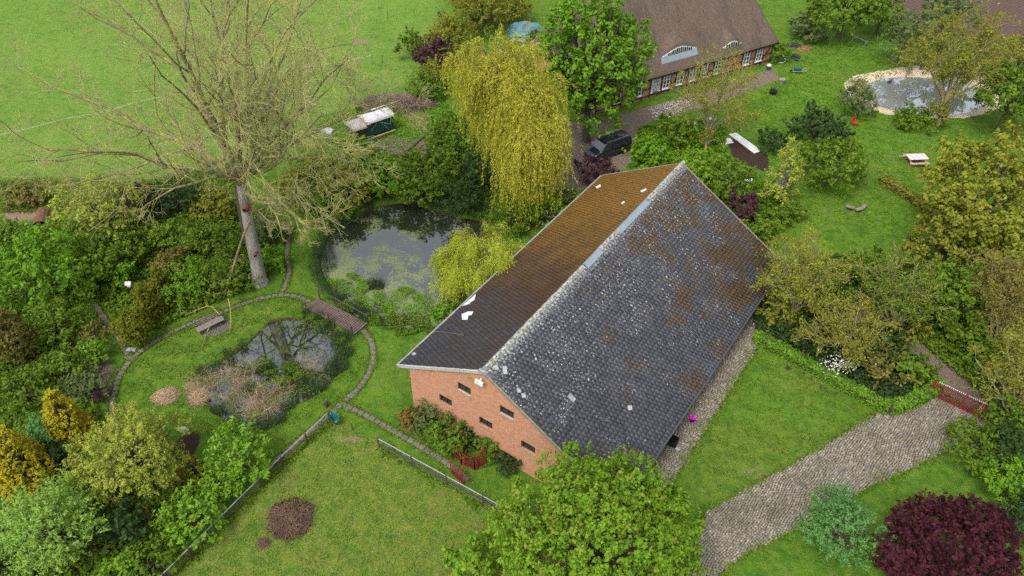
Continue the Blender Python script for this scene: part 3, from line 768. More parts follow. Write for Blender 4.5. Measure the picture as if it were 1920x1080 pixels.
# ------------------------------------------------------------------ paving stones and cobbles
def stone_mesh(w, l, h, seed=0):
    r_ = np.random.default_rng(seed); j = lambda: (r_.random() - .5) * .12
    a, b_ = w / 2, l / 2; V = []
    for z, s in ((-.04, 1.0), (h * .6, .98), (h, .74)):
        for x, y in ((-1, -1), (1, -1), (1, 1), (-1, 1)): V.append((x * a * s * (1 + j()), y * b_ * s * (1 + j()), z))
    F = [(8, 9, 10, 11)]
    for k in (0, 4): F += [(k + i, k + (i + 1) % 4, k + 4 + (i + 1) % 4, k + 4 + i) for i in range(4)]
    return np.array(V), np.array(F)
def lay_stones(parent_name, label, P, spacing, angle, matn, part, seed, limit=300, base_mat=None):
    rg = np.random.default_rng(seed)
    lo, hi = P.min(0), P.max(0); c = (lo + hi) / 2; R_ = np.hypot(*(hi - lo)) / 2
    sx, sy = spacing; e = np.array([math.cos(angle), math.sin(angle)]); f = np.array([-e[1], e[0]])
    rows = int(2 * R_ / sy); pts = []
    for r in range(rows):
        x = -R_ + rg.random() * sx; y = -R_ + (r + .5) * sy
        while x < R_:
            w = sx * (.72 + .56 * rg.random()); bend = .10 * math.sin(x * .8 + y * .3) + .07 * math.sin(x * 2.3)
            pts.append((c + e * (x + w / 2) + f * (y + bend + rg.normal() * .012), w)); x += w
    Q = np.array([p[0] for p in pts]); W = np.array([p[1] for p in pts])
    ok = sdist(Q[:, 0], Q[:, 1], P) > .05
    Q, W = Q[ok], W[ok]
    base = me_base = None
    # bedding sheet carries the stones
    Vb = np.column_stack([P - c, np.full(len(P), .004)])
    bm_me = bpy.data.meshes.new(parent_name); bm_me.from_pydata([tuple(v) for v in Vb], [], [tuple(range(len(P)))]); bm_me.update(); bm_me.materials.append(MATS['soil'])
    root = link(parent_name, bm_me, None, (c[0], c[1], 0)); tag(root, label, kind='structure')
    protos = [stone_mesh(1, 1, .045, s) for s in range(6)]
    dd = np.array([dist((q[0], q[1], 0)) for q in Q])
    pxy = np.array([PX((q[0], q[1], 0)) for q in Q])
    vis = (pxy[:, 0] > 0) & (pxy[:, 0] < 1920) & (pxy[:, 1] > 0) & (pxy[:, 1] < 1075)
    if parent_name == 'cobbled_drive': vis &= (pxy[:, 0] > 1330) & ~((pxy[:, 0] > 1500) & (pxy[:, 1] > 900))
    else: vis &= pxy[:, 1] < 880
    order = np.argsort(np.where(vis, dd, 1e6))[:limit]; order = order[vis[order]]
    single = np.zeros(len(Q), bool); single[order] = True
    ang = angle + rg.normal(size=len(Q)) * .13; zj = rg.random(len(Q)) * .018
    sw = W - .022; sl = sy * (.86 + .12 * rg.random(len(Q))) - .012
    meshes = {}
    for i in np.where(single)[0]:
        k = int(rg.integers(6)); q = round(sw[i] / sx * 3) / 3 * sx; q = max(q, .3 * sx)
        key = (k, round(q, 3))
        if key not in meshes:
            Vp, Fp = protos[k]; Vq = Vp.copy(); Vq[:, 0] *= q; Vq[:, 1] *= sy * .9; meshes[key] = mesh_np(part, Vq, Fp, matn)
        link(part, meshes[key], root, (Q[i, 0] - c[0], Q[i, 1] - c[1], .004 + zj[i]), ang[i])
    idx = np.where(~single)[0]
    if len(idx):
        VV = []
        for k in range(6):
            ii = idx[k::6]; Vp = protos[k][0]
            cs, sn = np.cos(ang[ii])[:, None], np.sin(ang[ii])[:, None]
            x = Vp[None, :, 0] * sw[ii, None]; y = Vp[None, :, 1] * sl[ii, None]
            VV.append(np.stack([Q[ii, 0, None] - c[0] + cs * x - sn * y, Q[ii, 1, None] - c[1] + sn * x + cs * y, Vp[None, :, 2] + .004 + zj[ii, None]], -1).reshape(-1, 3))
        V = np.vstack(VV); nst = len(V) // 12; Fp = protos[0][1]
        F = (Fp[None] + (np.arange(nst) * 12)[:, None, None]).reshape(-1, 4)
        o = link(part, mesh_np(part, V, F, matn), root); tag(o, kind='stuff')
    return root
g1, g2 = G(1480, 950)[:2], G(1760, 790)[:2]
lay_stones('cobbled_drive', 'broad cobbled drive curving from the red gate to the lower edge', DRIVE, (.205, .160), math.atan2(*(g2 - g1)[::-1]) + .35, 'cobble', 'cobblestone', 5)
lay_stones('cobbled_strip', 'narrow cobbled strip under the right eave of the barn', STRIP, (.22, .18), BARN_YAW, 'cobble', 'cobblestone', 6)

def slab_path(P, label, width, seed, ln=.5, step_start=0):
    rg = np.random.default_rng(seed)
    c = P[0]; wide = []
    T = unit(np.gradient(P, axis=0)); Nn = np.stack([-T[:, 1], T[:, 0]], 1)
    L_ = np.column_stack([P + Nn * width * .56 - c, np.full(len(P), .008)]); R_ = np.column_stack([P - Nn * width * .56 - c, np.full(len(P), .008)])
    V = np.vstack([L_, R_]); n = len(P); F = np.array([(i, i + n, i + n + 1, i + 1) for i in range(n - 1)])
    V[:, 2] = .006 + .004 * (seed % 5)
    root = link('garden_path', mesh_np('garden_path', V, F, 'soil'), None, (c[0], c[1], 0)); tag(root, label, kind='structure')
    d = np.concatenate([[0], np.cumsum(np.linalg.norm(P[1:] - P[:-1], axis=1))])
    s = ln / 2; protos = [mesh_np('paving_slab', *stone_mesh(ln * .93, width * .97, .04, k), 'slab') for k in range(5)]
    while s < d[-1] - ln / 2:
        x = np.interp(s, d, P[:, 0]); y = np.interp(s, d, P[:, 1]); tx = np.interp(s, d, T[:, 0]); ty = np.interp(s, d, T[:, 1])
        z0 = max(0, float(hz(x, y)))
        link('paving_slab', protos[int(rg.integers(5))], root, (x - c[0] + rg.normal() * .015, y - c[1] + rg.normal() * .015, z0 + .006 + rg.random() * .01), math.atan2(ty, tx) + rg.normal() * .04)
        s += ln * (1 + .04 * rg.random())
slab_path(PATHW[0], 'slab path curving from the footbridge down to the fork', .50, 1)
slab_path(PATHW[1], 'slab path running down from the fork beside the pipe fence', .50, 2)
slab_path(PATHW[2], 'slab path running from the fork toward the barn gable', .46, 3)
slab_path(PATHW[3], 'dark slab path looping around the left side of the small pond', .44, 4)
slab_path(PATHW[4], 'slab path leaving the loop between the conifers to the upper left', .50, 6)
slab_path(PATHW[5], 'thin brick path running north past the big trunk', .38, 7, .3)

# ------------------------------------------------------------------ barn
barn = thing('barn', 'long red brick barn under a huge mossy slate saddle roof', 'barn', (BARN_O[0], BARN_O[1], 0), BARN_YAW)
BL, UL, UR, ZR, SLL, SLR = 28.66, -7.49, 10.51, 8.36, .557, .593
WLh = ZR - SLL * 6.54 - .12
import bmesh
def wall_with_holes(outline, holes, thick, name, mat, parent):
    """outline and holes in (u,z); front face at v=0, thickness along +v"""
    bm = bmesh.new(); es = []
    for ring in [outline] + holes:
        vs_ = [bm.verts.new((u, 0, z)) for u, z in ring]
        es += [bm.edges.new((vs_[i], vs_[(i + 1) % len(vs_)])) for i in range(len(vs_))]
    bmesh.ops.triangle_fill(bm, edges=es, use_beauty=True)
    r = bmesh.ops.extrude_face_region(bm, geom=list(bm.faces))
    bmesh.ops.translate(bm, vec=(0, thick, 0), verts=[v for v in r['geom'] if isinstance(v, bmesh.types.BMVert)])
    bmesh.ops.recalc_face_normals(bm, faces=list(bm.faces))
    me = bpy.data.meshes.new(name); bm.to_mesh(me); bm.free(); me.materials.append(MATS[mat])
    return link(name, me, parent)
WIN = [(-1.67, 5.39), (1.77, 5.39), (-3.39, 2.99), (.05, 2.99), (3.49, 2.99), (-1.67, .95), (.95, .62), (2.1, .62)]
WW, WH = 1.10, .80
holes = [[(u - WW / 2, z - WH / 2), (u + WW / 2, z - WH / 2), (u + WW / 2, z + WH / 2), (u - WW / 2, z + WH / 2)] for u, z in WIN]
wall_with_holes([(-6.54, -.2), (6.75, -.2), (6.75, ZR - SLR * 6.75 - .16), (0, ZR - .16), (-6.54, WLh)], holes, .36, 'gable_wall', 'brick', barn)
MB().box((-6.36, BL / 2 + .1, WLh / 2 - .15), (.36, BL - .8, WLh + .1)).build('side_wall', 'brick', barn)
MB().box((9.4, BL / 2 + .6, .85), (.30, BL - 1.6, 1.9)).build('side_wall', 'brick', barn)
wall_with_holes([(-6.54, -.2), (9.5, -.2), (9.5, 1.9), (0, ZR - .2), (-6.54, WLh)], [], .3, 'rear_wall', 'brick', barn).location = (0, BL - .45, 0)
MB().box((8.1, 2.4, 1.2), (2.6, .2, 2.8)).build('plank_wall', 'timber', barn)
MB().box((6.9, .12, 1.8), (.2, .2, 3.7)).build('corner_post', 'timber', barn); MB().box((9.35, .12, 1.0), (.2, .2, 2.1)).build('corner_post', 'timber', barn)
for i, (u, z) in enumerate(WIN):
    w = MB()
    for dz in (-1, 1): w.box((u, .16, z + dz * (WH / 2 - .03)), (WW - .01, .10, .06))
    for du in (-1, 1): w.box((u + du * (WW / 2 - .03), .16, z), (.06, .10, WH - .12))
    w.box((u, .16, z), (.04, .07, WH - .12))
    wo = w.build('window', 'timber', barn)
    MB().box((u, .20, z), (WW - .02, .02, WH - .02)).build('pane', 'glass_dark', wo)
    MB().add([(u - WW / 2 - .03, -.05, z - WH / 2 - .12), (u + WW / 2 + .03, -.05, z - WH / 2 - .12), (u + WW / 2 + .03, .12, z - WH / 2 + .02), (u - WW / 2 - .03, .12, z - WH / 2 + .02),
              (u - WW / 2 - .03, -.05, z - WH / 2 - .18), (u + WW / 2 + .03, -.05, z - WH / 2 - .18), (u + WW / 2 + .03, -.003, z - WH / 2 - .18), (u - WW / 2 - .03, -.003, z - WH / 2 - .18)],
             [(0, 1, 2, 3), (4, 5, 1, 0), (7, 6, 5, 4), (1, 5, 6, 2), (0, 3, 7, 4)]).build('sill', 'concrete', wo)
# roof boards under the slates
def slope(side, part, matn, seed):
    rg = np.random.default_rng(seed)
    s, ue, sl = (-1, UL, SLL) if side == 'left' else (1, UR, SLR)
    Ls = math.hypot(ue, sl * ue); a = math.atan(sl)
    top = np.array([0, ZR]); dn = np.array([ue / abs(ue) * math.cos(a), -math.sin(a)])      # down-slope unit (u,z)
    nrm = np.array([s * math.sin(a), math.cos(a)])
    def P3(d, v, h): q = top + dn * d + nrm * h; return (q[0], v, q[1])
    v0, v1 = -.12, BL + .1
    m_ = MB()
    V = [P3(0, v0, -.05), P3(Ls - .05, v0, -.05), P3(Ls - .05, v1, -.05), P3(0, v1, -.05), P3(0, v0, -.16), P3(Ls - .05, v0, -.16), P3(Ls - .05, v1, -.16), P3(0, v1, -.16)]
    m_.add(V, [(0, 1, 2, 3), (7, 6, 5, 4), (0, 4, 5, 1), (1, 5, 6, 2), (2, 6, 7, 3), (3, 7, 4, 0)])
    roof = m_.build('roof_' + 'slope', 'timber', barn)
    tv, td = .335, .325
    nr, nc = int(Ls / td) + 1, int((v1 - v0) / tv) + 1
    tiles = []
    for r in range(nr):
        for c in range(nc + 1):
            v = v0 + (c - (.5 if r % 2 else 0)) * tv; va, vb = max(v, v0), min(v + tv, v1)
            if vb - va < .05: continue
            d1 = Ls - r * td; d0 = max(d1 - td - .06, 0)
            if d1 < .08: continue
            tiles.append((d0, d1, va + .004, vb - .004))
    T = np.array(tiles)
    cen = np.array([P3((t[0] + t[1]) / 2, (t[2] + t[3]) / 2, 0) for t in tiles])
    cs, sn = math.cos(BARN_YAW), math.sin(BARN_YAW)
    W3 = np.stack([BARN_O[0] + cs * cen[:, 0] - sn * cen[:, 1], BARN_O[1] + sn * cen[:, 0] + cs * cen[:, 1], cen[:, 2]], 1)
    pxy = np.array([PX(q) for q in W3]); dd = np.array([dist(q) for q in W3])
    hid = pxy[:, 1] > 868
    order = np.argsort(np.where(hid, 1e6, dd))[:300]; single = np.zeros(len(T), bool); single[order] = True
    # slate wedge: thin at the head, lifted at the foot
    def verts(t, jit):
        d0, d1, va, vb = t; h0, h1 = -.025 + jit[0], .008 + jit[1]
        return [P3(d0, va, h0), P3(d0, vb, h0), P3(d1 + jit[2], vb, h1 + jit[3]), P3(d1 + jit[2], va, h1 - jit[3]), P3(d1 + jit[2], vb, h1 - .035), P3(d1 + jit[2], va, h1 - .035), P3(d0, va, h0 - .02), P3(d0, vb, h0 - .02)]
    FQ = np.array([(0, 1, 2, 3), (3, 2, 4, 5), (0, 3, 5, 6), (1, 7, 4, 2)])
    if s > 0: FQ = FQ[:, ::-1]
    J = np.stack([rg.normal(size=len(T)) * .003, rg.normal(size=len(T)) * .007, rg.normal(size=len(T)) * .012, rg.normal(size=len(T)) * .006], 1)
    slip = rg.random(len(T)) < .012; J[slip, 2] += .05 + .08 * rg.random(slip.sum()); J[slip, 3] += .012
    Vs = [verts(T[i], J[i]) for i in np.where(~single)[0]]
    V = np.array(Vs).reshape(-1, 3); F = (FQ[None] + (np.arange(len(Vs)) * 8)[:, None, None]).reshape(-1, 4)
    tag(link('slate', mesh_np('slate', V, F, matn), roof), kind='stuff')
    cache = {}
    for i in np.where(single)[0]:
        t = T[i]; key = (round(t[1] - t[0], 2), round(t[3] - t[2], 2), int(rg.integers(4)))
        c0 = np.array(P3(t[1], t[2], 0))
        if key not in cache: cache[key] = mesh_np('slate', np.array(verts((t[1] - key[0], t[1], t[2], t[2] + key[1]), J[i])) - c0, FQ, matn)
        link('slate', cache[key], roof, tuple(c0))
    return roof, P3, Ls
roofL, PL, LsL = slope('left', 'slate', 'slate_left', 11)
roofR, PR, LsR = slope('right', 'slate', 'slate_right', 12)
# verges, ridge, gutters
def verge(P3, Ls, v, matn, w=.09):
    m_ = MB(); n = 24
    for i in range(n):
        a_, b_ = Ls * i / n, Ls * (i + 1) / n - .01
        dz = .012 * math.sin(i * 2.1)
        q = [P3(a_, v - w / 2, .03 + dz), P3(b_, v - w / 2, .035 + dz), P3(b_, v + w / 2, .055 + dz), P3(a_, v + w / 2, .05 + dz), P3(a_, v - w / 2, -.19), P3(b_, v - w / 2, -.19)]
        m_.add(q, [(0, 1, 2, 3), (3, 2, 1, 0), (4, 5, 1, 0), (0, 1, 5, 4)])
    return m_
verge(PL, LsL, -.14, 'x').build('verge_board', 'slate_pale', barn); verge(PR, LsR, -.14, 'x').build('verge_board', 'concrete', barn)
verge(PL, LsL, BL + .12, 'x', .1).build('verge_board', 'concrete', barn); verge(PR, LsR, BL + .12, 'x', .1).build('verge_board', 'concrete', barn)
MB().beam((UL - .06, -.2, ZR + SLL * UL - .05), (UL - .06, BL + .1, ZR + SLL * UL - .05), .13, .11).build('gutter', 'galvanised', barn)
MB().beam((UR + .06, -.2, ZR - SLR * UR - .06), (UR + .06, BL + .1, ZR - SLR * UR - .06), .12, .11).build('gutter', 'dark_metal', barn)
cap = MB(); cap.add([(-.20, 0, -.06), (-.05, 0, .07), (.05, 0, .07), (.20, 0, -.07), (-.20, .42, -.05), (-.05, .43, .085), (.05, .43, .085), (.20, .42, -.06)], [(0, 4, 5, 1), (1, 5, 6, 2), (2, 6, 7, 3), (0, 1, 2, 3), (7, 6, 5, 4)])
def ridge_mat():
    m, N, L, B = new_mat('ridge_tile'); p = pos(N)
    c = mixc(N, L, ramp(N, L, noise(N, L, p, 6, 4, .75), .40, .62), (.10, .095, .085), (.50, .50, .46))
    c = mixc(N, L, ramp(N, L, noise(N, L, p, 2, 3, .7), .58, .68), c, (.26, .19, .05))
    L.new(c, B.inputs['Base Color']); B.inputs['Roughness'].default_value = .85
ridge_mat()
cm = cap.mesh('ridge_tile', 'ridge_tile')
k = 0; v = -.2
def on_plane_local(px, py, side):
    """local barn coordinates where the bearing (px,py) meets a roof slope"""
    sl = SLL if side == 'left' else SLR; s = -1 if side == 'left' else 1
    cs, sn = math.cos(BARN_YAW), math.sin(BARN_YAW)
    d = _F * CAM_F + _R * (px - 960) - _U * (py - 540); o = np.array([0, 0, CAM_H])
    def loc(w): x, y = w[0] - BARN_O[0], w[1] - BARN_O[1]; return np.array([cs * x + sn * y, -sn * x + cs * y, w[2]])
    o_, d_ = loc(o), loc(o + d) - loc(o)
    # plane z = ZR - sl*s*u
    t = (ZR - sl * s * o_[0] - o_[2]) / (d_[2] + sl * s * d_[0])
    return o_ + d_ * t
lead_v = [(on_plane_local(1160, 437, 'right')[1], on_plane_local(1214, 378, 'right')[1]), (on_plane_local(1097, 499, 'right')[1], on_plane_local(1126, 469, 'right')[1])]
while v < BL:
    if not any(a_ - .2 < v < b_ - .1 for a_, b_ in lead_v):
        link('ridge_tile', cm, barn, (rng.normal() * .008, v, ZR + .035 + rng.normal() * .006))
    v += .40
for a_, b_ in lead_v:
    q = MB(); q.add([(-.20, a_, -.075), (0, a_, .07), (.36, a_, -.155), (-.20, b_, -.075), (0, b_, .07), (.36, b_, -.155)], [(0, 3, 4, 1), (1, 4, 5, 2), (1, 4, 3, 0), (2, 5, 4, 1)])
    q.build('ridge_flashing', 'lead', barn, loc=(0, 0, ZR + .03))
MB().box((0.0, -.16, ZR - .02), (.5, .18, .22)).box((.18, -.1, ZR - .08), (.3, .3, .12)).build('ridge_end_cap', 'lead', barn)
def patch(side, pts, matn, name='bare_patch', h=.055):
    P3, s = (PL, -1) if side == 'left' else (PR, 1)
    a = math.atan(SLL if side == 'left' else SLR)
    Q = [on_plane_local(x, y, side) for x, y in pts]
    L3 = [P3(abs(q[0]) / math.cos(a), q[1], h) for q in Q]; L0 = [P3(abs(q[0]) / math.cos(a), q[1], h - .04) for q in Q]; n = len(Q)
    return MB().add(L3 + L0, [tuple(range(n)), tuple(range(n, 2 * n))[::-1]] + [(i, (i + 1) % n, n + (i + 1) % n, n + i) for i in range(n)]).build(name, matn, barn)
patch('left', [(867, 574), (893, 552), (890, 563), (884, 566), (881, 570)], 'white_paint')
patch('left', [(866, 590), (878, 585), (888, 585), (885, 591), (879, 592), (877, 600), (867, 600)], 'white_paint')
for q in ([(1117, 351), (1126, 346), (1127, 350), (1119, 354)], [(1201, 359), (1211, 354), (1213, 356), (1203, 361)], [(1165, 381), (1171, 378), (1172, 380), (1167, 383)]): patch('left', q, 'white_felt', 'replaced_slate')
patch('left', [(772, 664), (778, 661), (781, 664), (775, 667)], 'slate_pale', 'replaced_slate')
for q in ([(924, 686), (932, 685), (935, 693), (929, 694)], [(942, 687), (949, 687), (951, 702), (943, 702)], [(968, 729), (975, 729), (977, 736), (970, 737)], [(977, 738), (984, 738), (986, 746), (979, 746)], [(1176, 761), (1184, 760), (1185, 769), (1178, 770)]):
    patch('right', q, 'slate_pale', 'replaced_slate')
a_ = on_plane_local(1071, 747, 'right'); 
sk = MB().box((0, 0, .05), (.55, .34, .10)).build('roof_hatch', 'galvanised', barn, loc=(a_[0], a_[1], a_[2] + .03)); sk.rotation_euler = (0, math.atan(SLR), 0)
def cable(side, pts, r, matn='dark_metal', h=.07):
    P3 = PL if side == 'left' else PR; a = math.atan(SLL if side == 'left' else SLR)
    Q = [on_plane_local(x, y, side) for x, y in pts]
    MB().tube([P3(abs(q[0]) / math.cos(a), q[1], h) for q in Q], r, 5).build('lightning_cable', matn, barn)
cable('right', [(1152, 482), (1205, 535), (1262, 595), (1346, 674)], .012, 'concrete')
cable('right', [(931, 697), (985, 755), (1040, 818), (1072, 858)], .018, 'dark_metal')
cable('right', [(1075, 757), (1062, 772), (1045, 792)], .014, 'galvanised')
cable('right', [(1108, 498), (1080, 545), (1040, 580), (1010, 605)], .010, 'galvanised')
cable('left', [(815, 623), (840, 625), (866, 629)], .015, 'concrete')
cable('left', [(1000, 468), (1060, 463), (1120, 462)], .010, 'bark_dark')
a_ = on_plane_local(867, 630, 'left'); MB().box((a_[0], a_[1], a_[2] + .08), (.25, .3, .1), .4).build('roof_hook', 'bark_dark', barn)
lamp = thing('wall_lamp', 'white twin floodlight under the apex of the brick gable', 'lamp', (*bw(-.15, -.05), 7.35), BARN_YAW)
MB().box((0, -.08, 0), (.12, .14, .3)).build('bracket', 'white_paint', lamp)
for s in (-1, 1): MB().box((s * .02, -.28, s * .12), (.62, .14, .10)).build('lamp_head', 'white_paint', lamp)

# ------------------------------------------------------------------ thatched farmhouse
hA, hB = np.array([14.30, 82.22]), np.array([32.65, 92.85])
hd = (hB - hA) / np.linalg.norm(hB - hA); HL = 27.0; h0 = hB - hd * HL; hyaw = math.atan2(hd[1], hd[0]); HD = 14.0
house = thing('thatched_farmhouse', 'half-timbered farmhouse with deep brown thatched roof and eyebrow dormers', 'house', (h0[0], h0[1], 0), hyaw)
def hx(px, py, z=0):
    q = G(px, py, z)[:2] - h0; return q @ hd
def hxw(px, py):   # on the front wall plane y_local = 0
    d = _F * CAM_F + _R * (px - 960) - _U * (py - 540); nn = np.array([-hd[1], hd[0]])
    t = (h0 @ nn) / (d[:2] @ nn); P = np.array([0, 0, CAM_H]) + d * t; return (P[:2] - h0) @ hd, P[2]
EH = 2.95
MB().box((HL / 2, .15, EH / 2 - .1), (HL, .3, EH + .3)).box((HL / 2, HD - .15, EH / 2 - .1), (HL, .3, EH + .3)).build('wall', 'brick_house', house)
MB().box((.15, HD / 2, EH / 2 - .1), (.3, HD - .62, EH + .3)).build('wall', 'brick_house', house)
MB().box((HL - .15, HD / 2, EH / 2 - .1), (.3, HD - .62, EH + .3)).build('wall', 'brick_house', house)
ov = .55
ux = np.arange(-ov, HL + ov + .001, .19); vy = np.concatenate([np.arange(-ov, HD / 2, .16), np.arange(HD / 2, HD + ov + .001, .4)])
U_, V_ = np.meshgrid(ux, vy, indexing='xy')
def smin(a, b, k=.6):
    h = np.clip(.5 + .5 * (b - a) / k, 0, 1); return b * (1 - h) + a * h - k * h * (1 - h)
SL = 1.05
# dormers: (u centre, distance in from the eave, half width, height)
dz = [hxw(1274, 92), hxw(1371, 78)]
def roofz(U_, V_):
    front = (V_ + ov) * SL; back = (HD + ov - V_) * SL
    e0 = (U_ + ov) * 3.0; e1 = (HL + ov - U_) * 3.0
    z = smin(smin(front, back, 1.0), smin(e0, e1, .6), 1.6)
    return EH - .12 + z
def dormer_uv(px, py):
    # where the bearing meets the front thatch plane
    nn = np.array([-hd[1], hd[0]]); d = _F * CAM_F + _R * (px - 960) - _U * (py - 540)
    o_v = -h0 @ nn; d_v = d[:2] @ nn; zc = EH - .12 + ov * SL
    t = (zc + o_v * SL - CAM_H) / (d[2] - d_v * SL); P = np.array([0, 0, CAM_H]) + d * t
    return (P[:2] - h0) @ hd, (P[:2] - h0) @ nn
DORM = []
for (pxl, pyl), (pxr, pyr), hh in (((1242, 110), (1304, 91), .80), ((1354, 91), (1390, 84), .62)):
    ul, vl = dormer_uv(pxl, pyl); ur, vr = dormer_uv(pxr, pyr); DORM.append(((ul + ur) / 2, (vl + vr) / 2, (ur - ul) / 2 * 1.02, hh))
Zr = roofz(U_, V_)
for uc, v0_, hw, hh in DORM:
    x = np.clip(np.abs(U_ - uc) / (hw * 1.25), 0, 1); prof = (np.cos(x * math.pi) * .5 + .5) ** .8
    zb_ = roofz(uc + 0 * U_, v0_ + 0 * V_) + (hh + .38) * prof + (V_ - v0_) * .42
    zz = np.where((V_ >= v0_ - .05) & (x < 1) & (prof > .02), zb_, -9)
    Zr = np.maximum(Zr, np.where(zz > Zr, zz, -9))
Zr = Zr + .04 * fbm(U_, V_, 2.2, 9) + .02 * fbm(U_, V_, .8, 10)
nyy, nxx = U_.shape
Vv = np.stack([U_, V_, Zr], -1).reshape(-1, 3)
jj, ii = np.meshgrid(np.arange(nyy - 1), np.arange(nxx - 1), indexing='ij')
Ff = np.stack([jj * nxx + ii, jj * nxx + ii + 1, (jj + 1) * nxx + ii + 1, (jj + 1) * nxx + ii], -1).reshape(-1, 4)
rim = np.concatenate([np.arange(nxx), np.arange(1, nyy) * nxx + nxx - 1, (nyy - 1) * nxx + np.arange(nxx - 2, -1, -1), np.arange(nyy - 2, 0, -1) * nxx])
lowr = Vv[rim].copy(); lowr[:, 2] -= .30; cen_ = np.array([HL / 2, HD / 2]); lowr[:, :2] += unit(cen_ - lowr[:, :2]) * .18
nb = len(Vv); nr_ = len(rim); k_ = np.arange(nr_)
skirt = np.stack([rim[k_], nb + k_, nb + (k_ + 1) % nr_, rim[(k_ + 1) % nr_]], -1)[:, ::-1]
Vv = np.vstack([Vv, lowr])
link('thatched_roof', mesh_np('thatched_roof', Vv, [Ff, skirt], 'thatch', smooth=False), house)
mm = MB(); mm.box((HL / 2, HD / 2, EH + .02), (HL + .9, HD + .9, .05)); mm.build('soffit', 'thatch', house)
for di, (uc, v0_, hw, hh) in enumerate(DORM):
    zb_ = float(roofz(np.array(uc), np.array(v0_)))
    n = 14; f = MB(); top = []
    for i in range(n + 1):
        x = -hw + 2 * hw * i / n; top.append((uc + x, v0_ - .10, zb_ + .12 + hh * .95 * (math.cos(x / hw / 1.18 * math.pi) * .5 + .5) ** .8))
    base_ = [(uc + hw, v0_ - .10, zb_ + .02), (uc - hw, v0_ - .10, zb_ + .02)]
    ring = top + base_; k2 = len(ring); ringb = [(a, b + .08, c) for a, b, c in ring]
    f.add(ring + ringb, [tuple(range(k2)), tuple(range(k2, 2 * k2))[::-1]] + [(i, (i + 1) % k2, k2 + (i + 1) % k2, k2 + i) for i in range(k2)])
    do = f.build('dormer_window', 'white_paint', house)
    npn = 6 if di == 0 else 3
    for i in range(npn):
        x = -hw * .72 + 1.44 * hw * (i + .5) / npn
        ht = hh * .95 * (math.cos(x / hw / 1.18 * math.pi) * .5 + .5) ** .8 - .10
        if ht < .15: continue
        pw = 1.44 * hw / npn * .78
        MB().box((uc + x, v0_ - .115, zb_ + .15 + ht / 2), (pw, .03, ht * 1.05)).build('pane', 'glass_dark', do)
        MB().box((uc + x, v0_ - .14, zb_ + .17 + ht * .5), (.05, .03, ht)).build('muntin', 'white_paint', do)
    # lead apron below the panes
    a1 = roofz(np.array(uc), np.array(v0_ - .50)) + .05
    MB().add([(uc - hw * 1.1, v0_ - .11, zb_ + .16), (uc + hw * 1.0, v0_ - .11, zb_ + .16), (uc + hw * 1.02, v0_ - .48, a1), (uc - hw * 1.12, v0_ - .48, a1),
              (uc - hw * 1.1, v0_ - .11, zb_ + .06), (uc + hw * 1.0, v0_ - .11, zb_ + .06), (uc + hw * 1.02, v0_ - .48, a1 - .05), (uc - hw * 1.12, v0_ - .48, a1 - .05)],
             [(0, 1, 2, 3), (3, 2, 1, 0), (2, 3, 7, 6), (1, 2, 6, 5), (0, 3, 7, 4)]).build('apron', 'lead' if di == 0 else 'thatch', do)
# timber frame on the front wall
win_px = [(1229, 167), (1249, 152), (1275, 144), (1298, 138), (1320, 131), (1345, 125), (1400, 105), (1423, 101)]
win_u = sorted([hxw(x, y)[0] for x, y in win_px] + [HL - 18.6, HL - 21.0, HL - 24])
posts_u = set()
for u in win_u: posts_u.add(round(u - .62, 2)); posts_u.add(round(u + .62, 2))
posts_u |= {.12, HL - .12}
fin = []
for u in sorted(posts_u):
    if not fin or u - fin[-1] > .35: fin.append(u)
for u in fin: MB().box((u, -.03, EH / 2), (.17, .08, EH)).build('timber_post', 'timber', house)
for z in (.32, 1.25, 2.25):
    segs = []; u = 0.0
    for a_, b_ in zip(fin[:-1], fin[1:]):
        if z > .5 and any(a_ < w < b_ for w in win_u): continue
        MB().box(((a_ + b_) / 2, -.027, z), (b_ - a_ - .17, .07, .15)).build('timber_rail', 'timber', house)
MB().beam((HL - 1.7, -.02, .45), (HL - .3, -.02, 2.5), .07, .15, up=(1, 0, 0)).build('timber_brace', 'timber', house)
for u in win_u:
    z, w, h = 1.58, 1.02, 1.80
    wm = MB()
    for s in (-1, 1): wm.box((u + s * (w / 2 - .05), -.05, z), (.10, .12, h)); wm.box((u, -.048, z + s * (h / 2 - .05)), (w - .2, .11, .10))
    wm.box((u, -.05, z), (.10, .10, h - .2)); wm.box((u, -.049, z + .18), (w - .2, .09, .09))
    for zz in (-.38, .5): wm.box((u, -.05, z + zz), (w - .2, .07, .045))
    wo = wm.build('window', 'white_paint', house)
    MB().box((u, -.017, z), (w - .12, .03, h - .12)).build('pane', 'glass_dark', wo)
    MB().box((u, -.12, z - h / 2 - .03), (w + .16, .22, .06)).build('sill', 'white_paint', wo)

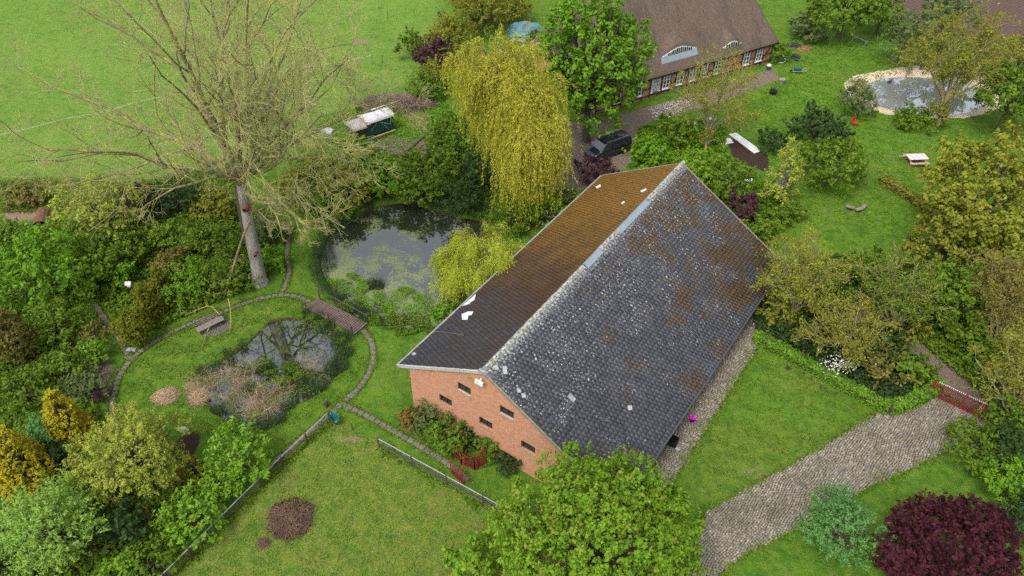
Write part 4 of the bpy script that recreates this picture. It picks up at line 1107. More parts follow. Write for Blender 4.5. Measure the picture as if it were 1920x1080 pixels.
# ------------------------------------------------------------------ footbridge
bA, bB = np.array(G(583, 574)[:2]), np.array(G(676, 622)[:2])
bdv = bB - bA; bl = float(np.linalg.norm(bdv)); byaw = math.atan2(bdv[1], bdv[0])
br = thing('footbridge', 'narrow plank footbridge with thin handrails between the two ponds', 'bridge', (bA[0], bA[1], 0), byaw)
npk = 27; pkm = MB().box((0, 0, 0), (bl / npk - .055, 1.45, .05)).mesh('plank', 'plank')
arch = lambda x: .22 + .10 * math.sin(math.pi * min(max(x / bl, 0), 1))
for i in range(npk):
    x = (i + .5) * bl / npk; o = link('plank', pkm, br, (x, .1 + rng.normal() * .012, arch(x) + rng.normal() * .004)); o.rotation_euler = (0, 0, rng.normal() * .01)
for s in (-1, 1):
    MB().tube([(bl * t, .1 + s * .55, arch(bl * t) - .11) for t in np.linspace(-.02, 1.02, 8)], .07, 4).build('beam', 'timber', br)
    for j, t in enumerate((.04, .5, .96)):
        x = bl * t; MB().beam((x, .1 + s * .80, arch(x) - .35), (x, .1 + s * .80, arch(x) + .95), .09, .09).build('post', 'rusty' if t < .9 else 'post', br)
    MB().tube([(bl * t, .1 + s * .80, arch(bl * t) + .95) for t in np.linspace(-.03, 1.03, 9)], .045, 4).build('handrail', 'post', br)

# ------------------------------------------------------------------ bench on its round paving
pc = G(402, 611)
n = 28; ring_ = [(1.35 * math.cos(2 * math.pi * i / n), 1.2 * math.sin(2 * math.pi * i / n), .012) for i in range(n)]
pm = bpy.data.meshes.new('round_paving'); pm.from_pydata(ring_, [], [tuple(range(n))]); pm.materials.append(MATS['soil'])
pat = tag(link('round_paving', pm, None, (pc[0], pc[1], float(max(0, hz(pc[0], pc[1]))))), 'small round stone paving under the weathered bench', kind='structure')
cbm = [mesh_np('paving_stone', *stone_mesh(.19, .14, .035, k), 'slab') for k in range(4)]
for r, cnt in ((1.24, 36), (1.06, 31), (.88, 26), (.70, 20), (.52, 15), (.33, 9), (.14, 4)):
    for i in range(cnt):
        a = 2 * math.pi * i / cnt + r
        link('paving_stone', cbm[i % 4], pat, (r * math.cos(a), r * .89 * math.sin(a), .005 + rng.random() * .01), a + math.pi / 2)
q0, q1 = G(366, 616, .5)[:2], G(415, 592, .5)[:2]; bx = q1 - q0; bln = float(np.linalg.norm(bx))
bench = thing('garden_bench', 'weathered wooden plank bench on round stone paving by the small pond', 'bench', (q0[0], q0[1], .03), math.atan2(bx[1], bx[0]))
for i in range(4): MB().box((bln / 2, -.05 - i * .15, .46), (bln, .13, .045)).build('seat_plank', 'grey_wood', bench)
for i in range(3): MB().beam((0, .10 + i * .045, .60 + i * .15), (bln, .10 + i * .045, .60 + i * .15), .035, .12, up=(0, -.3, 1)).build('back_plank', 'grey_wood', bench)
for x in (.2, bln - .2):
    MB().beam((x, -.5, 0), (x, -.5, .44), .08, .08).build('leg', 'timber', bench)
    MB().beam((x, .05, 0), (x, .22, 1.0), .08, .08, up=(1, 0, 0)).build('leg', 'timber', bench)
    MB().box((x, -.22, .40), (.07, .56, .06)).build('bearer', 'timber', bench)

# ------------------------------------------------------------------ fences
def pipe_fence(name, label, tops, zt, nsub, mats, loop=False):
    P = [G(x, y, zt)[:2] for x, y in tops]; P = np.array(P)
    root = thing(name, label, 'fence', (P[0, 0], P[0, 1], 0)); L_ = [(p[0] - P[0, 0], p[1] - P[0, 1]) for p in P]
    MB().tube([(x, y, zt) for x, y in L_], .038, 6).build('top_rail', 'galvanised', root)
    MB().tube([(x, y, .52) for x, y in L_], .035, 4).build('lower_rail', 'post', root)
    for z in (.30, .78):
        MB().tube([(x, y, z) for x, y in L_], .010, 3).build('wire', 'dark_metal', root)
    for (a, b_), k in zip(zip(L_[:-1], L_[1:]), nsub):
        for i in range(k + (b_ == L_[-1])):
            t = i / k; x, y = a[0] + (b_[0] - a[0]) * t, a[1] + (b_[1] - a[1]) * t
            MB().beam((x, y, -.1), (x, y, zt + .03 + .05 * rng.random()), .11, .11).build('post', 'post', root)
    return root, P
fA, PA = pipe_fence('pipe_fence', 'post fence with grey pipe rail running from the path fork to the lower left', [(615, 773), (526, 857), (304, 1077), (190, 1190)], 1.05, (2, 5, 2), None)
fB, PB = pipe_fence('pipe_fence', 'short post fence with grey pipe rail ending beside the red iron gates', [(708, 822), (905, 930), (975, 968)], 1.05, (3, 1), None)
pp = G(661, 806); tag(MB().beam((0, 0, -.1), (0, 0, .75), .07, .07).build('marker_post', 'post', loc=(pp[0], pp[1], 0)), 'single short dark post standing alone in the mossy grass', 'post')
pp = G(614, 772); tag(MB().lathe((0, 0, 0), [(.15, -.1), (.16, .5), (.10, .62), (.02, .66)], 8).build('gate_stump', 'post', loc=(pp[0] - .15, pp[1] + .5, 0)), 'dark round stump post at the top end of the pipe fence', 'post')
pp = G(628, 786, .55)
bt = thing('hanging_tub', 'teal plastic tub hanging from the end of the pipe fence', 'tub', (pp[0], pp[1], .25), -1.05)
def tub(parent, name, mat, l, w, h, t=.03):
    m_ = MB(); n = 14; V = []
    for z, s in ((0, .62), (h, 1.0), (h, .93), (.04, .56)):
        for i in range(n):
            a = 2 * math.pi * i / n; x = math.cos(a); y = math.sin(a); k = 1 - .22 * x
            V.append((x * l / 2 * s, y * w / 2 * s * k, z))
    F = [(j * n + i, j * n + (i + 1) % n, (j + 1) * n + (i + 1) % n, (j + 1) * n + i) for j in range(3) for i in range(n)] + [tuple(range(n))[::-1], tuple(3 * n + i for i in range(n))]
    return m_.add(V, F).build(name, mat, parent)
tub(bt, 'basin', 'teal', 1.0, .62, .5); MB().box((.15, 0, .08), (.2, .15, .1)).build('feed', 'straw_heap' if 'straw_heap' in MATS else 'raw_wood', bt)

# electric tape fence round the field
tp = [(-60, 262, 60), (120, 223, 1), (260, 190, 1), (400, 155, 1), (550, 128, 1), (695, 104, 1), (702, 55, 1), (708, 0, 1), (710, -70, 1)]
TP = np.array([G(x, y, 1.1)[:2] for x, y, _ in tp]); r0 = TP[0]
tf = thing('tape_fence', 'white electric tape fence on thin posts along the bright field', 'fence', (r0[0], r0[1], 0))
for i in range(len(TP) - 1):
    a, b_ = TP[i] - r0, TP[i + 1] - r0; mid = (a + b_) / 2
    V = []
    for t in np.linspace(0, 1, 9):
        p_ = a + (b_ - a) * t; z = 1.1 - .22 * math.sin(math.pi * t); V += [(p_[0], p_[1], z), (p_[0] + .01, p_[1] + .03, z + .035)]
    MB().add(V, [(2 * k, 2 * k + 2, 2 * k + 3, 2 * k + 1) for k in range(8)]).build('tape', 'tape', tf)
for i in range(len(TP)):
    a = TP[i] - r0; MB().beam((a[0], a[1], -.1), (a[0] + .1, a[1], 1.25), .09 if i == 5 else .045, .09 if i == 5 else .045).build('post', 'grey_wood', tf)
for (x, y), lb in (((727, 35), 'thin dark stake standing in the field right of the tape'), ((717, 118), 'thin leaning stake near the corner of the tape fence')):
    q = G(x, y); tag(MB().beam((0, 0, -.1), (.1, 0, 1.1), .07, .07).build('stake', 'post', loc=(q[0], q[1], 0)), lb, 'stake')

# ------------------------------------------------------------------ iron gates
def gate_leaf(root, a, b_, ha, hb, dip, matn='red_iron', bars=9, part='gate_leaf'):
    a = np.array(a, float); b_ = np.array(b_, float)
    def top(t): return ha + (hb - ha) * t - dip * math.sin(math.pi * t)
    f = MB()
    P = lambda t, z: (a[0] + (b_[0] - a[0]) * t, a[1] + (b_[1] - a[1]) * t, z)
    f.beam(P(0, 0), P(0, ha), .05, .05).beam(P(1, 0), P(1, hb), .05, .05)
    f.beam(P(0, .12), P(1, .12), .035, .05).beam(P(0, .62), P(1, .62), .03, .04)
    f.tube([P(t, top(t)) for t in np.linspace(0, 1, 9)], .03, 5)
    o = f.build(part, matn, root)
    for i in range(1, bars):
        t = i / bars; MB().beam(P(t, .1), P(t, top(t) + .03), .036, .036).build('bar', matn, o)
    for i in range(bars):
        t = (i + .5) / bars; MB().beam(P(t - .45 / bars, .14), P(t + .45 / bars, .60), .03, .03, up=(1, .2, 0)).build('scroll', matn, o)
q = G(892, 878)
ig = thing('iron_gate', 'ornate red wrought iron gate leaning open between fence and barn shrubs', 'gate', (q[0], q[1], 0))
rel = lambda x, y: (G(x, y)[0] - q[0], G(x, y)[1] - q[1])
gate_leaf(ig, rel(890, 882), rel(910, 872), 1.6, 2.2, .25); gate_leaf(ig, rel(890, 882), rel(866, 872), 1.6, 1.5, .35)
gate_leaf(ig, rel(868, 908), rel(846, 888), 1.7, 1.6, .30, bars=7); gate_leaf(ig, rel(866, 872), rel(850, 858), 1.5, 1.8, .1, bars=6)
a_, b_ = rel(868, 908), rel(876, 868)
MB().tube([(a_[0] + (b_[0] - a_[0]) * t, a_[1] + (b_[1] - a_[1]) * t, 1.5 + .35 * math.sin(math.pi * t)) for t in np.linspace(0, 1, 7)], .035, 5).build('arch', 'red_iron', ig)
for p_, h_ in ((rel(866, 909), 1.5), (rel(893, 880), 1.6)): MB().beam((p_[0] + .06, p_[1] - .05, -.1), (p_[0] + .06, p_[1] - .05, h_), .09, .09).build('post', 'red_iron', ig)

q = G(1745, 741)[:2]; q2 = G(1855, 793)[:2]; gd = q2 - q; gl = float(np.linalg.norm(gd))
rgate = thing('iron_gate', 'long low red picket gate with white tips at the end of the cobbled drive', 'gate', (q[0], q[1], 0), math.atan2(gd[1], gd[0]))
for half in (0, 1):
    x0 = half * gl / 2; f = MB(); w = gl / 2 - .05
    for z in (.08, .45, 1.30): f.beam((x0, 0, z), (x0 + w, 0, z), .05, .06)
    for x in (x0 + .03, x0 + w - .03): f.beam((x, .004, 0), (x, .004, 1.42), .06, .06)
    o = f.build('gate_leaf', 'red_iron', rgate)
    pk = MB().beam((0, -.01, .04), (0, -.01, 1.50), .026, .03).mesh('picket', 'red_iron'); tpm = MB().lathe((0, -.01, 1.50), [(.02, 0), (.045, .03), (.04, .07), (.005, .13)], 6).mesh('finial', 'white_paint')
    dgm = MB().beam((-.09, .02, .1), (.09, .02, .44), .022, .022).beam((.09, .03, .1), (-.09, .03, .44), .022, .022).mesh('lattice', 'red_iron')
    nb_ = 14
    for i in range(nb_):
        x = x0 + .12 + (w - .24) * i / (nb_ - 1)
        link('picket', pk, o, (x, 0, 0)); link('finial', tpm, o, (x, 0, 0)); link('lattice', dgm, o, (x, 0, 0))
    MB().beam((x0 + .1, .03, .45), (x0 + w - .1, .03, 1.3), .03, .05).build('brace', 'red_iron', o)
for x in (-.15, gl + .15): MB().beam((x, 0, -.1), (x, 0, 1.65), .16, .16).build('gate_post', 'red_iron', rgate)

# ------------------------------------------------------------------ van
vf, vr = G(1106, 299)[:2], G(1162, 279)[:2]; dv = vf - vr; vyaw = math.atan2(dv[1], dv[0])
van = thing('parked_van', 'black passenger van parked on the yard beside the hanging willow', 'van', (*((vf + vr) / 2 + [.25, .1]), 0), vyaw)
st = [(-2.5, .86, .38, .9, 1.62, .70), (-2.42, .93, .32, 1.05, 1.80, .76), (-2.2, .95, .30, 1.08, 1.88, .78), (-.6, .96, .28, 1.08, 1.92, .80), (.7, .96, .28, 1.06, 1.90, .79), (1.05, .96, .28, 1.05, 1.82, .77),
      (1.62, .95, .28, 1.03, 1.18, .78), (2.1, .93, .28, .95, 1.06, .74), (2.38, .86, .28, .78, .90, .66), (2.5, .74, .34, .62, .72, .58)]
V = []; K = 14
for x, w, zb_, zs, zt, wt in st:
    V += [(x, -w * .96, zb_), (x, -w, (zb_ + zs) / 2), (x, -w, zs), (x, -(w + wt) / 2, (zs + zt) / 2), (x, -wt, zt - .06), (x, -wt + .12, zt), (x, -.3, zt + .03),
          (x, .3, zt + .03), (x, wt - .12, zt), (x, wt, zt - .06), (x, (w + wt) / 2, (zs + zt) / 2), (x, w, zs), (x, w, (zb_ + zs) / 2), (x, w * .96, zb_)]
F = [(j * K + i, j * K + (i + 1) % K, (j + 1) * K + (i + 1) % K, (j + 1) * K + i) for j in range(len(st) - 1) for i in range(K)] + [tuple(range(K)), tuple((len(st) - 1) * K + i for i in range(K))[::-1]]
body = MB().add(V, F).build('body', 'van_paint', van, smooth=True)
bv = body.modifiers.new('edge', 'BEVEL'); bv.width = .03; bv.segments = 2; bv.limit_method = 'ANGLE'; bv.angle_limit = .6
MB().add([(1.10, -.70, 1.83), (1.10, .70, 1.83), (1.60, .82, 1.235), (1.60, -.82, 1.235), (1.10, -.70, 1.80), (1.10, .70, 1.80), (1.60, .82, 1.2), (1.60, -.82, 1.2)], [(0, 3, 2, 1), (0, 1, 5, 4), (1, 2, 6, 5), (2, 3, 7, 6), (3, 0, 4, 7)]).build('windscreen', 'windscreen', van)
for s in (-1, 1):
    for x0, x1, x1b in ((.25, 1.0, 1.35), (-1.05, .12, .12), (-2.25, -1.18, -1.18)):
        MB().add([(x0, s * .972, 1.12), (x1b, s * .972, 1.12), (x1, s * .832, 1.70), (x0, s * .832, 1.70), (x0, s * .93, 1.12), (x1b, s * .93, 1.12), (x1, s * .80, 1.70), (x0, s * .80, 1.70)],
                 [(0, 1, 2, 3), (3, 2, 1, 0), (0, 1, 5, 4), (3, 2, 6, 7), (1, 2, 6, 5), (0, 3, 7, 4)]).build('side_window', 'glass_dark', van)
    MB().box((1.25, s * 1.08, 1.10), (.16, .22, .17)).build('mirror', 'chrome' if s < 0 else 'van_paint', van)
    MB().add([(2.18, s * .86, .80), (2.44, s * .70, .66), (2.50, s * .48, .66), (2.42, s * .48, .88), (2.2, s * .74, .93), (2.1, s * .6, .6)], [(0, 1, 2, 3, 4), (4, 3, 2, 1, 0), (0, 1, 5), (2, 3, 5)]).build('headlight', 'headlamp', van)
    MB().beam((-2.1, s * .70, 1.95), (.75, s * .70, 1.96), .04, .04).build('roof_rail', 'chrome', van)
    MB().beam((-2.3, s * .975, .78), (1.5, s * .975, .78), .02, .05).build('side_moulding', 'dark_metal', van)
    for x in (1.55, -1.6):
        wv_ = []
        V = [(x + r * math.cos(a), s * y, .33 + r * math.sin(a)) for y, r in ((.78, .34), (.98, .34), (1.0, .24)) for a in np.linspace(0, 2 * math.pi, 17)[:-1]]
        F = [(j * 16 + i, j * 16 + (i + 1) % 16, (j + 1) * 16 + (i + 1) % 16, (j + 1) * 16 + i) for j in range(2) for i in range(16)]
        wo = MB().add(V, F + [tuple(range(16))]).build('wheel', 'rubber', van)
        V = [(x + r * math.cos(a), s * y, .33 + r * math.sin(a)) for y, r in ((1.0, .235), (.985, .05)) for a in np.linspace(0, 2 * math.pi, 17)[:-1]]
        MB().add(V, [(i, (i + 1) % 16, 16 + (i + 1) % 16, 16 + i) for i in range(16)] + [tuple(16 + i for i in range(16))]).build('rim', 'chrome', wo)
MB().box((2.47, 0, .68), (.08, .9, .07)).build('grille', 'chrome', van); MB().box((2.50, 0, .42), (.05, 1.1, .14)).build('bumper', 'dark_metal', van)

# ------------------------------------------------------------------ green wagon and drum
w0, w1 = G(668, 272)[:2], G(741, 247)[:2]; wd = w1 - w0; wl_ = float(np.linalg.norm(wd)); wyaw = math.atan2(wd[1], wd[0])
wag = thing('field_wagon', 'dark green workmen wagon with pale rounded roof beside the brush heap', 'wagon', (w0[0], w0[1], 0), wyaw)
def barrel(parent, x0, x1, z0, zr, y0, y1, matn, name, over=.08):
    n = 10; V = []
    for x in (x0 - over, x1 + over):
        for i in range(n + 1):
            a = math.pi * i / n; V.append((x, (y0 + y1) / 2 - ((y1 - y0) / 2 + over) * math.cos(a), z0 + (zr - z0) * math.sin(a) ** .8))
    F = [(i, i + 1, n + 2 + i, n + 1 + i) for i in range(n)] + [tuple(range(n + 1))[::-1], tuple(n + 1 + i for i in range(n + 1)), (0, n + 1, 2 * n + 1, n)]
    return MB().add(V, F).build(name, matn, parent)
MB().box((wl_ * .66, 1.1, 1.25), (wl_ * .66, 2.2, 1.5)).build('body', 'wagon_green', wag)
barrel(wag, wl_ * .33, wl_ * .99, 2.0, 2.55, 0, 2.2, 'wagon_roof', 'roof')
MB().box((wl_ * .16, 1.1, 1.05), (wl_ * .325, 2.0, 1.1)).build('front_body', 'timber', wag)
barrel(wag, 0.02, wl_ * .31, 1.6, 2.05, .1, 2.1, 'canvas', 'front_roof')
MB().beam((wl_ * .32, -.05, 2.12), (wl_ * .32, 2.25, 2.12), .12, .3).build('strap', 'raw_wood', wag)
MB().beam((wl_ * .35, -.35, .42), (wl_ * .98, -.3, .42), .16, .10).build('step_board', 'raw_wood', wag)
for x in (.8, wl_ - .8):
    for y in (.15, 2.05):
        V = [(x + r * math.cos(a), y + yy, .38 + r * math.sin(a)) for yy, r in ((-.1, .38), (.1, .38)) for a in np.linspace(0, 2 * math.pi, 13)[:-1]]
        MB().add(V, [(i, (i + 1) % 12, 12 + (i + 1) % 12, 12 + i) for i in range(12)] + [tuple(range(12)), tuple(12 + i for i in range(12))]).build('wheel', 'rubber', wag)
MB().box((wl_ * .5, 1.1, .45), (wl_ * .95, 1.2, .12)).build('chassis', 'timber', wag)
for i in range(9): MB().box((wl_ * .34 + (i + .5) * wl_ * .64 / 9, -.008, 1.25), (.025, .02, 1.46)).build('board_joint', 'black', wag)
q = G(617, 250)[:2]
dr = thing('trough_hood', 'small round-backed teal hood with pale lichened top in the grass left of the wagon', 'feed trough', (q[0], q[1], 0), -.55)
V = []
for x, s in ((-.75, 1.0), (.75, .92)):
    for i in range(9): a = math.pi * i / 8; V.append((x, -.5 * s * math.cos(a), .75 * s * math.sin(a)))
MB().add(V, [(i, i + 1, 10 + i, 9 + i) for i in range(8)] + [tuple(9 + i for i in range(9))]).build('shell', 'galvanised', dr)
MB().add([(x - .02, y * 1.01, z * 1.01) for x, y, z in V[:9]], [tuple(range(9))[::-1], tuple(range(9))]).build('end_panel', 'teal', dr)

# ------------------------------------------------------------------ heaps
def stick_heap(name, label, cat, c, R, n, matn, seed, ln=1.0, r=.018, h=.5, mound='soil'):
    rg = np.random.default_rng(seed); root = thing(name, label, cat, (c[0], c[1], 0))
    a = rg.random(n) * 6.283; d = np.sqrt(rg.random(n)); x = np.cos(a) * d * R[0]; y = np.sin(a) * d * R[1]; z = h * (1 - d ** 2) * (.6 + .6 * rg.random(n)) + .05
    th = rg.random(n) * 6.283; L_ = ln * (.4 + .8 * rg.random(n)); tl = rg.normal(size=n) * .25
    D = np.stack([np.cos(th), np.sin(th), tl], 1) * L_[:, None] / 2; C = np.stack([x, y, z], 1)
    P = np.stack([C - D, C + rg.normal(size=(n, 3)) * .06 * ln, C + D], 1); P[..., 2] = np.maximum(P[..., 2], .02)
    V, F = tubes(P, np.full((n, 3), r) * np.array([1, .9, .5]), 3)
    tag(link('stems', mesh_np('stems', V, F, matn), root), kind='stuff')
    k = 16; mV = [(0, 0, h * .75)] + [(R[0] * f * math.cos(2 * math.pi * i / k) * (1 + .22 * math.sin(i * 1.9 + seed)), R[1] * f * math.sin(2 * math.pi * i / k), zz) for f, zz in ((.6, h * .5), (1, -.05)) for i in range(k)]
    mF = [(0, 1 + i, 1 + (i + 1) % k) for i in range(k)] + [(1 + i, 1 + k + i, 1 + k + (i + 1) % k, 1 + (i + 1) % k) for i in range(k)]
    MB().add(mV, mF).build('mound', mound, root, smooth=True)
    return root
plain('dry_stem', (.30, .18, .12), 0.9, (.07, .038, .028), 1.3); plain('twig_grey', (.30, .22, .17), 0.9, (.17, .12, .10), 2)
plain('straw_heap', (.58, .42, .26), 0.9, (.40, .28, .17), 3)
plain('reed_straw', (.52, .41, .28), 0.9, (.34, .25, .17), 1.5)
stick_heap('stem_heap', 'round heap of dry reddish stems in the mossy pasture', 'heap', G(546, 975), (1.35, 1.15), 300, 'dry_stem', 3, 1.7, .014, .55)
stick_heap('stem_heap', 'small clump of dry red stems left below the round stem heap', 'heap', G(495, 1020), (.4, .35), 120, 'dry_stem', 4, .5, .012, .25)
stick_heap('brush_heap', 'long low heap of cut branches behind the green wagon', 'heap', G(745, 197), (4.2, 1.7), 1400, 'twig_grey', 5, 2.0, .022, .8)
stick_heap('straw_heap', 'small round heap of pale cut straw on the lawn left of the pond', 'heap', G(312, 744), (.95, .8), 500, 'straw_heap', 6, .6, .012, .3, 'straw_heap')
stick_heap('straw_heap', 'flattened pale straw clump at the left tip of the small pond', 'heap', G(374, 746), (.6, .8), 300, 'straw_heap', 7, .7, .012, .3, 'straw_heap')
# tarpaulin covered heap
q = G(985, 70); tm = []; n1, n2 = 22, 22
rgt = np.random.default_rng(5); V = []
for j in range(n2 + 1):
    for i in range(n1):
        a = 2 * math.pi * i / n1; t = j / n2; r = (1 - t) ** .0 * (1 + .10 * math.sin(3 * a) + .05 * math.sin(9 * a + 4 * t) + .03 * rgt.normal())
        rad = (1.02 - .0 * t) * math.cos(t * math.pi / 2) ** .55 * r; V.append((2.3 * rad * math.cos(a), 1.9 * rad * math.sin(a), 1.9 * math.sin(t * math.pi / 2) * (1 + .05 * math.sin(5 * a)) - .3 * max(0, t - .8) * 5))
F = [(j * n1 + i, j * n1 + (i + 1) % n1, (j + 1) * n1 + (i + 1) % n1, (j + 1) * n1 + i) for j in range(n2) for i in range(n1)]
th_ = thing('covered_heap', 'heap under a crumpled teal tarpaulin with a dark hole in the top', 'heap', (q[0], q[1], 0))
MB().add(V, F).build('tarpaulin', 'teal_tarp', th_, smooth=False)
MB().lathe((.35, -.15, 1.45), [(.9, 0), (.75, .22), (.1, .26)], 12).build('heap_core', 'dry_stem', th_)
for i in range(4): a = i * 1.6; MB().box((1.9 * math.cos(a), 1.5 * math.sin(a), .85), (.3, .3, .3), a).build('weight', 'black', th_)

# ------------------------------------------------------------------ garden things
def wheelbarrow(px, py, label, tubm, yaw, sc=1.0):
    q = G(px, py); r = thing('wheelbarrow', label, 'wheelbarrow', (q[0], q[1], 0), yaw)
    m_ = MB(); V = []
    for z, s, dx in ((.35, .62, 0), (.72, 1, 0), (.72, .93, 0), (.40, .56, 0)):
        V += [(-.55 * s, -.36 * s, z), (.5 * s, -.30 * s, z), (.5 * s, .30 * s, z), (-.55 * s, .36 * s, z)]
    F = [(j * 4 + i, j * 4 + (i + 1) % 4, (j + 1) * 4 + (i + 1) % 4, (j + 1) * 4 + i) for j in range(3) for i in range(4)] + [(3, 2, 1, 0), (12, 13, 14, 15)]
    m_.add(V, F).build('tray', tubm, r)
    V = [(.62 + .19 * math.cos(a), y, .19 + .19 * math.sin(a)) for y in (-.05, .05) for a in np.linspace(0, 2 * math.pi, 11)[:-1]]
    MB().add(V, [(i, (i + 1) % 10, 10 + (i + 1) % 10, 10 + i) for i in range(10)] + [tuple(range(10)), tuple(10 + i for i in range(10))]).build('wheel', 'rubber', r)
    for s in (-1, 1):
        MB().tube([(.62, s * .09, .19), (-.3, s * .26, .34), (-1.1, s * .3, .62)], .022, 5).build('handle', 'galvanised', r)
        MB().beam((-.4, s * .24, .33), (-.45, s * .24, 0), .03, .03).build('leg', 'dark_metal', r)
wheelbarrow(1493, 137, 'green wheelbarrow with pale rim standing on the lawn near the farmhouse', 'teal', 2.9)
wheelbarrow(1491, 113, 'dark wheelbarrow tipped with cuttings on the lawn near the farmhouse corner', 'dark_metal', 2.1)
def pot(px, py, name, label, cat, matn, r, h, plant=None, seed=0):
    q = G(px, py); t = thing(name, label, cat, (q[0], q[1], 0))
    MB().lathe((0, 0, 0), [(r * .7, 0), (r, h), (r * 1.08, h), (r * 1.08, h * .9)], 12).build('pot', matn, t)
    if plant:
        rg = np.random.default_rng(seed); C = rg.normal(size=(160, 3)) * r * .5 + [0, 0, h + r * .4]
        V, F, T = leaves(C, unit(rg.normal(size=(160, 3))), .07, rg.random(160), rg)
        tag(link('flowers', mesh_np('flowers', V, F, plant, T, np.zeros(len(T))), t), kind='stuff')
    return t
leaf_mat('leaf_magenta', (.55, .02, .40), (.75, .06, .55), None, .1)
pot(1297, 789, 'flower_pot', 'pot of bright magenta flowers on the cobbled strip beside the barn', 'flower pot', 'black', .24, .22, 'leaf_magenta', 1)
pot(1270, 845, 'glass_jar', 'small pale green glass jar at the grass edge by the black box', 'jar', 'galvanised', .15, .2)
q = G(1261, 832); o_ = thing('storage_box', 'open black plastic box standing on the cobbles beside the barn', 'box', (q[0], q[1], 0), BARN_YAW + .1)
for x, y, w, l in ((0, -.34, .62, .04), (0, .34, .62, .04), (-.30, 0, .04, .64), (.30, 0, .04, .64)): MB().box((x, y, .28), (w, l, .5)).build('side_panel', 'black', o_)
MB().box((0, 0, .06), (.56, .64, .05)).build('bottom_panel', 'black', o_)
# hopscotch of small things by the farmhouse
pot(1440, 131, 'grill', 'dark round grill under a white bowl by the farmhouse corner', 'grill', 'dark_metal', .3, .55)
q = G(1440, 131); tag(MB().lathe((0, 0, 0), [(.33, 0), (.30, .12), (.15, .22), (.01, .25)], 12).build('white_bowl', 'white_paint', loc=(q[0], q[1], .56), smooth=True), 'white upturned bowl lying on the round grill by the farmhouse corner', 'bowl')
pot(1449, 176, 'planter', 'dark round planter with dry plants on the lawn front of the farmhouse', 'planter', 'black', .45, .4, 'leaf_plum', 3)
pot(1465, 157, 'stone_bird_bath', 'pale stone bird bath on the lawn', 'bird bath', 'stone', .38, .65)
q = G(1473, 115); tag(MB().tube([(0, 1.4, .08), (.12, .7, .06), (-.05, 0, .06), (-.5, -.5, .05), (-1.0, -.55, .05)], .05, 5).build('garden_hose', 'white_paint', loc=(q[0], q[1], 0)), 'curved white pipe lying on the grass beside the farmhouse', 'pipe')
q = G(1508, 92); stick_heap('brick_pile', 'low heap of broken red roof tiles on the lawn', 'heap', q, (1.0, .5), 60, 'clay', 9, .35, .06, .2, 'clay')
q = G(1488, 86); stick_heap('junk_pile', 'small dark pile of scrap and pale bucket under the young tree', 'heap', q, (1.0, .5), 90, 'dark_metal', 10, .7, .03, .3, 'dark_metal')
# bench swing frame far on the lawn
q0, q1 = G(1600, 76)[:2], G(1623, 86)[:2]; dq = q1 - q0; lq = float(np.linalg.norm(dq))
t = thing('sawhorse_rail', 'pale grey rail on two low trestles on the far lawn', 'rail', (q0[0], q0[1], 0), math.atan2(dq[1], dq[0]))
MB().beam((-.2, 0, .6), (lq + .2, 0, .6), .13, .09).build('rail', 'galvanised', t)
for x in (0, lq):
    for s in (-1, 1): MB().beam((x, 0, .58), (x, s * .45, 0), .06, .06).build('leg', 'galvanised', t)
# white fleece strips on the vegetable bed
def sheet(name, label, pts, matn, z=.06, th=.04):
    P = [G(*p_)[:2] for p_ in pts]; c = np.mean(P, 0); n = len(P)
    V = [(p_[0] - c[0], p_[1] - c[1], z) for p_ in P] + [(p_[0] - c[0], p_[1] - c[1], z - th) for p_ in P]
    return tag(MB().add(V, [tuple(range(n)), tuple(range(n, 2 * n))[::-1]] + [(i, (i + 1) % n, n + (i + 1) % n, n + i) for i in range(n)]).build(name, matn, loc=(c[0], c[1], 0)), label, 'garden fleece')
sheet('garden_fleece', 'long white fleece strip running diagonally over the brown vegetable bed', [(1366, 253), (1380, 250), (1428, 284), (1414, 289)], 'white_felt', .10)
sheet('garden_fleece', 'shorter white fleece strip joining the long one on the vegetable bed', [(1343, 263), (1368, 259), (1376, 268), (1352, 273)], 'white_felt', .05)
for (x, y), lb, m_ in (((1302, 231), 'white crumpled sack on the grass left of the bare tree', 'white_felt'), ((1336, 222), 'pale sack on the grass behind the bare tree trunk', 'galvanised'), ((1377, 322), 'grey cold frame hidden among shrubs behind the barn', 'galvanised'), ((1404, 336), 'small white crate among shrubs behind the barn', 'white_paint'), ((1240, 284), 'grey covered object half hidden in the shrub behind the barn', 'galvanised')):
    q = G(x, y, .3); rgk = np.random.default_rng(x); V = []
    for z, s in ((0, 1), (.28, .95), (.42, .55)):
        for i in range(8): a = 6.283 * i / 8; V.append((.45 * s * math.cos(a) * (1 + .2 * rgk.random()), .32 * s * math.sin(a) * (1 + .2 * rgk.random()), z))
    F = [(j * 8 + i, j * 8 + (i + 1) % 8, (j + 1) * 8 + (i + 1) % 8, (j + 1) * 8 + i) for j in range(2) for i in range(8)] + [tuple(16 + i for i in range(8))]
    tag(MB().add(V, F).build('sack' if 'sack' in lb else 'garden_box', m_, loc=(q[0], q[1], .02)), lb, 'sack' if 'sack' in lb else 'box')
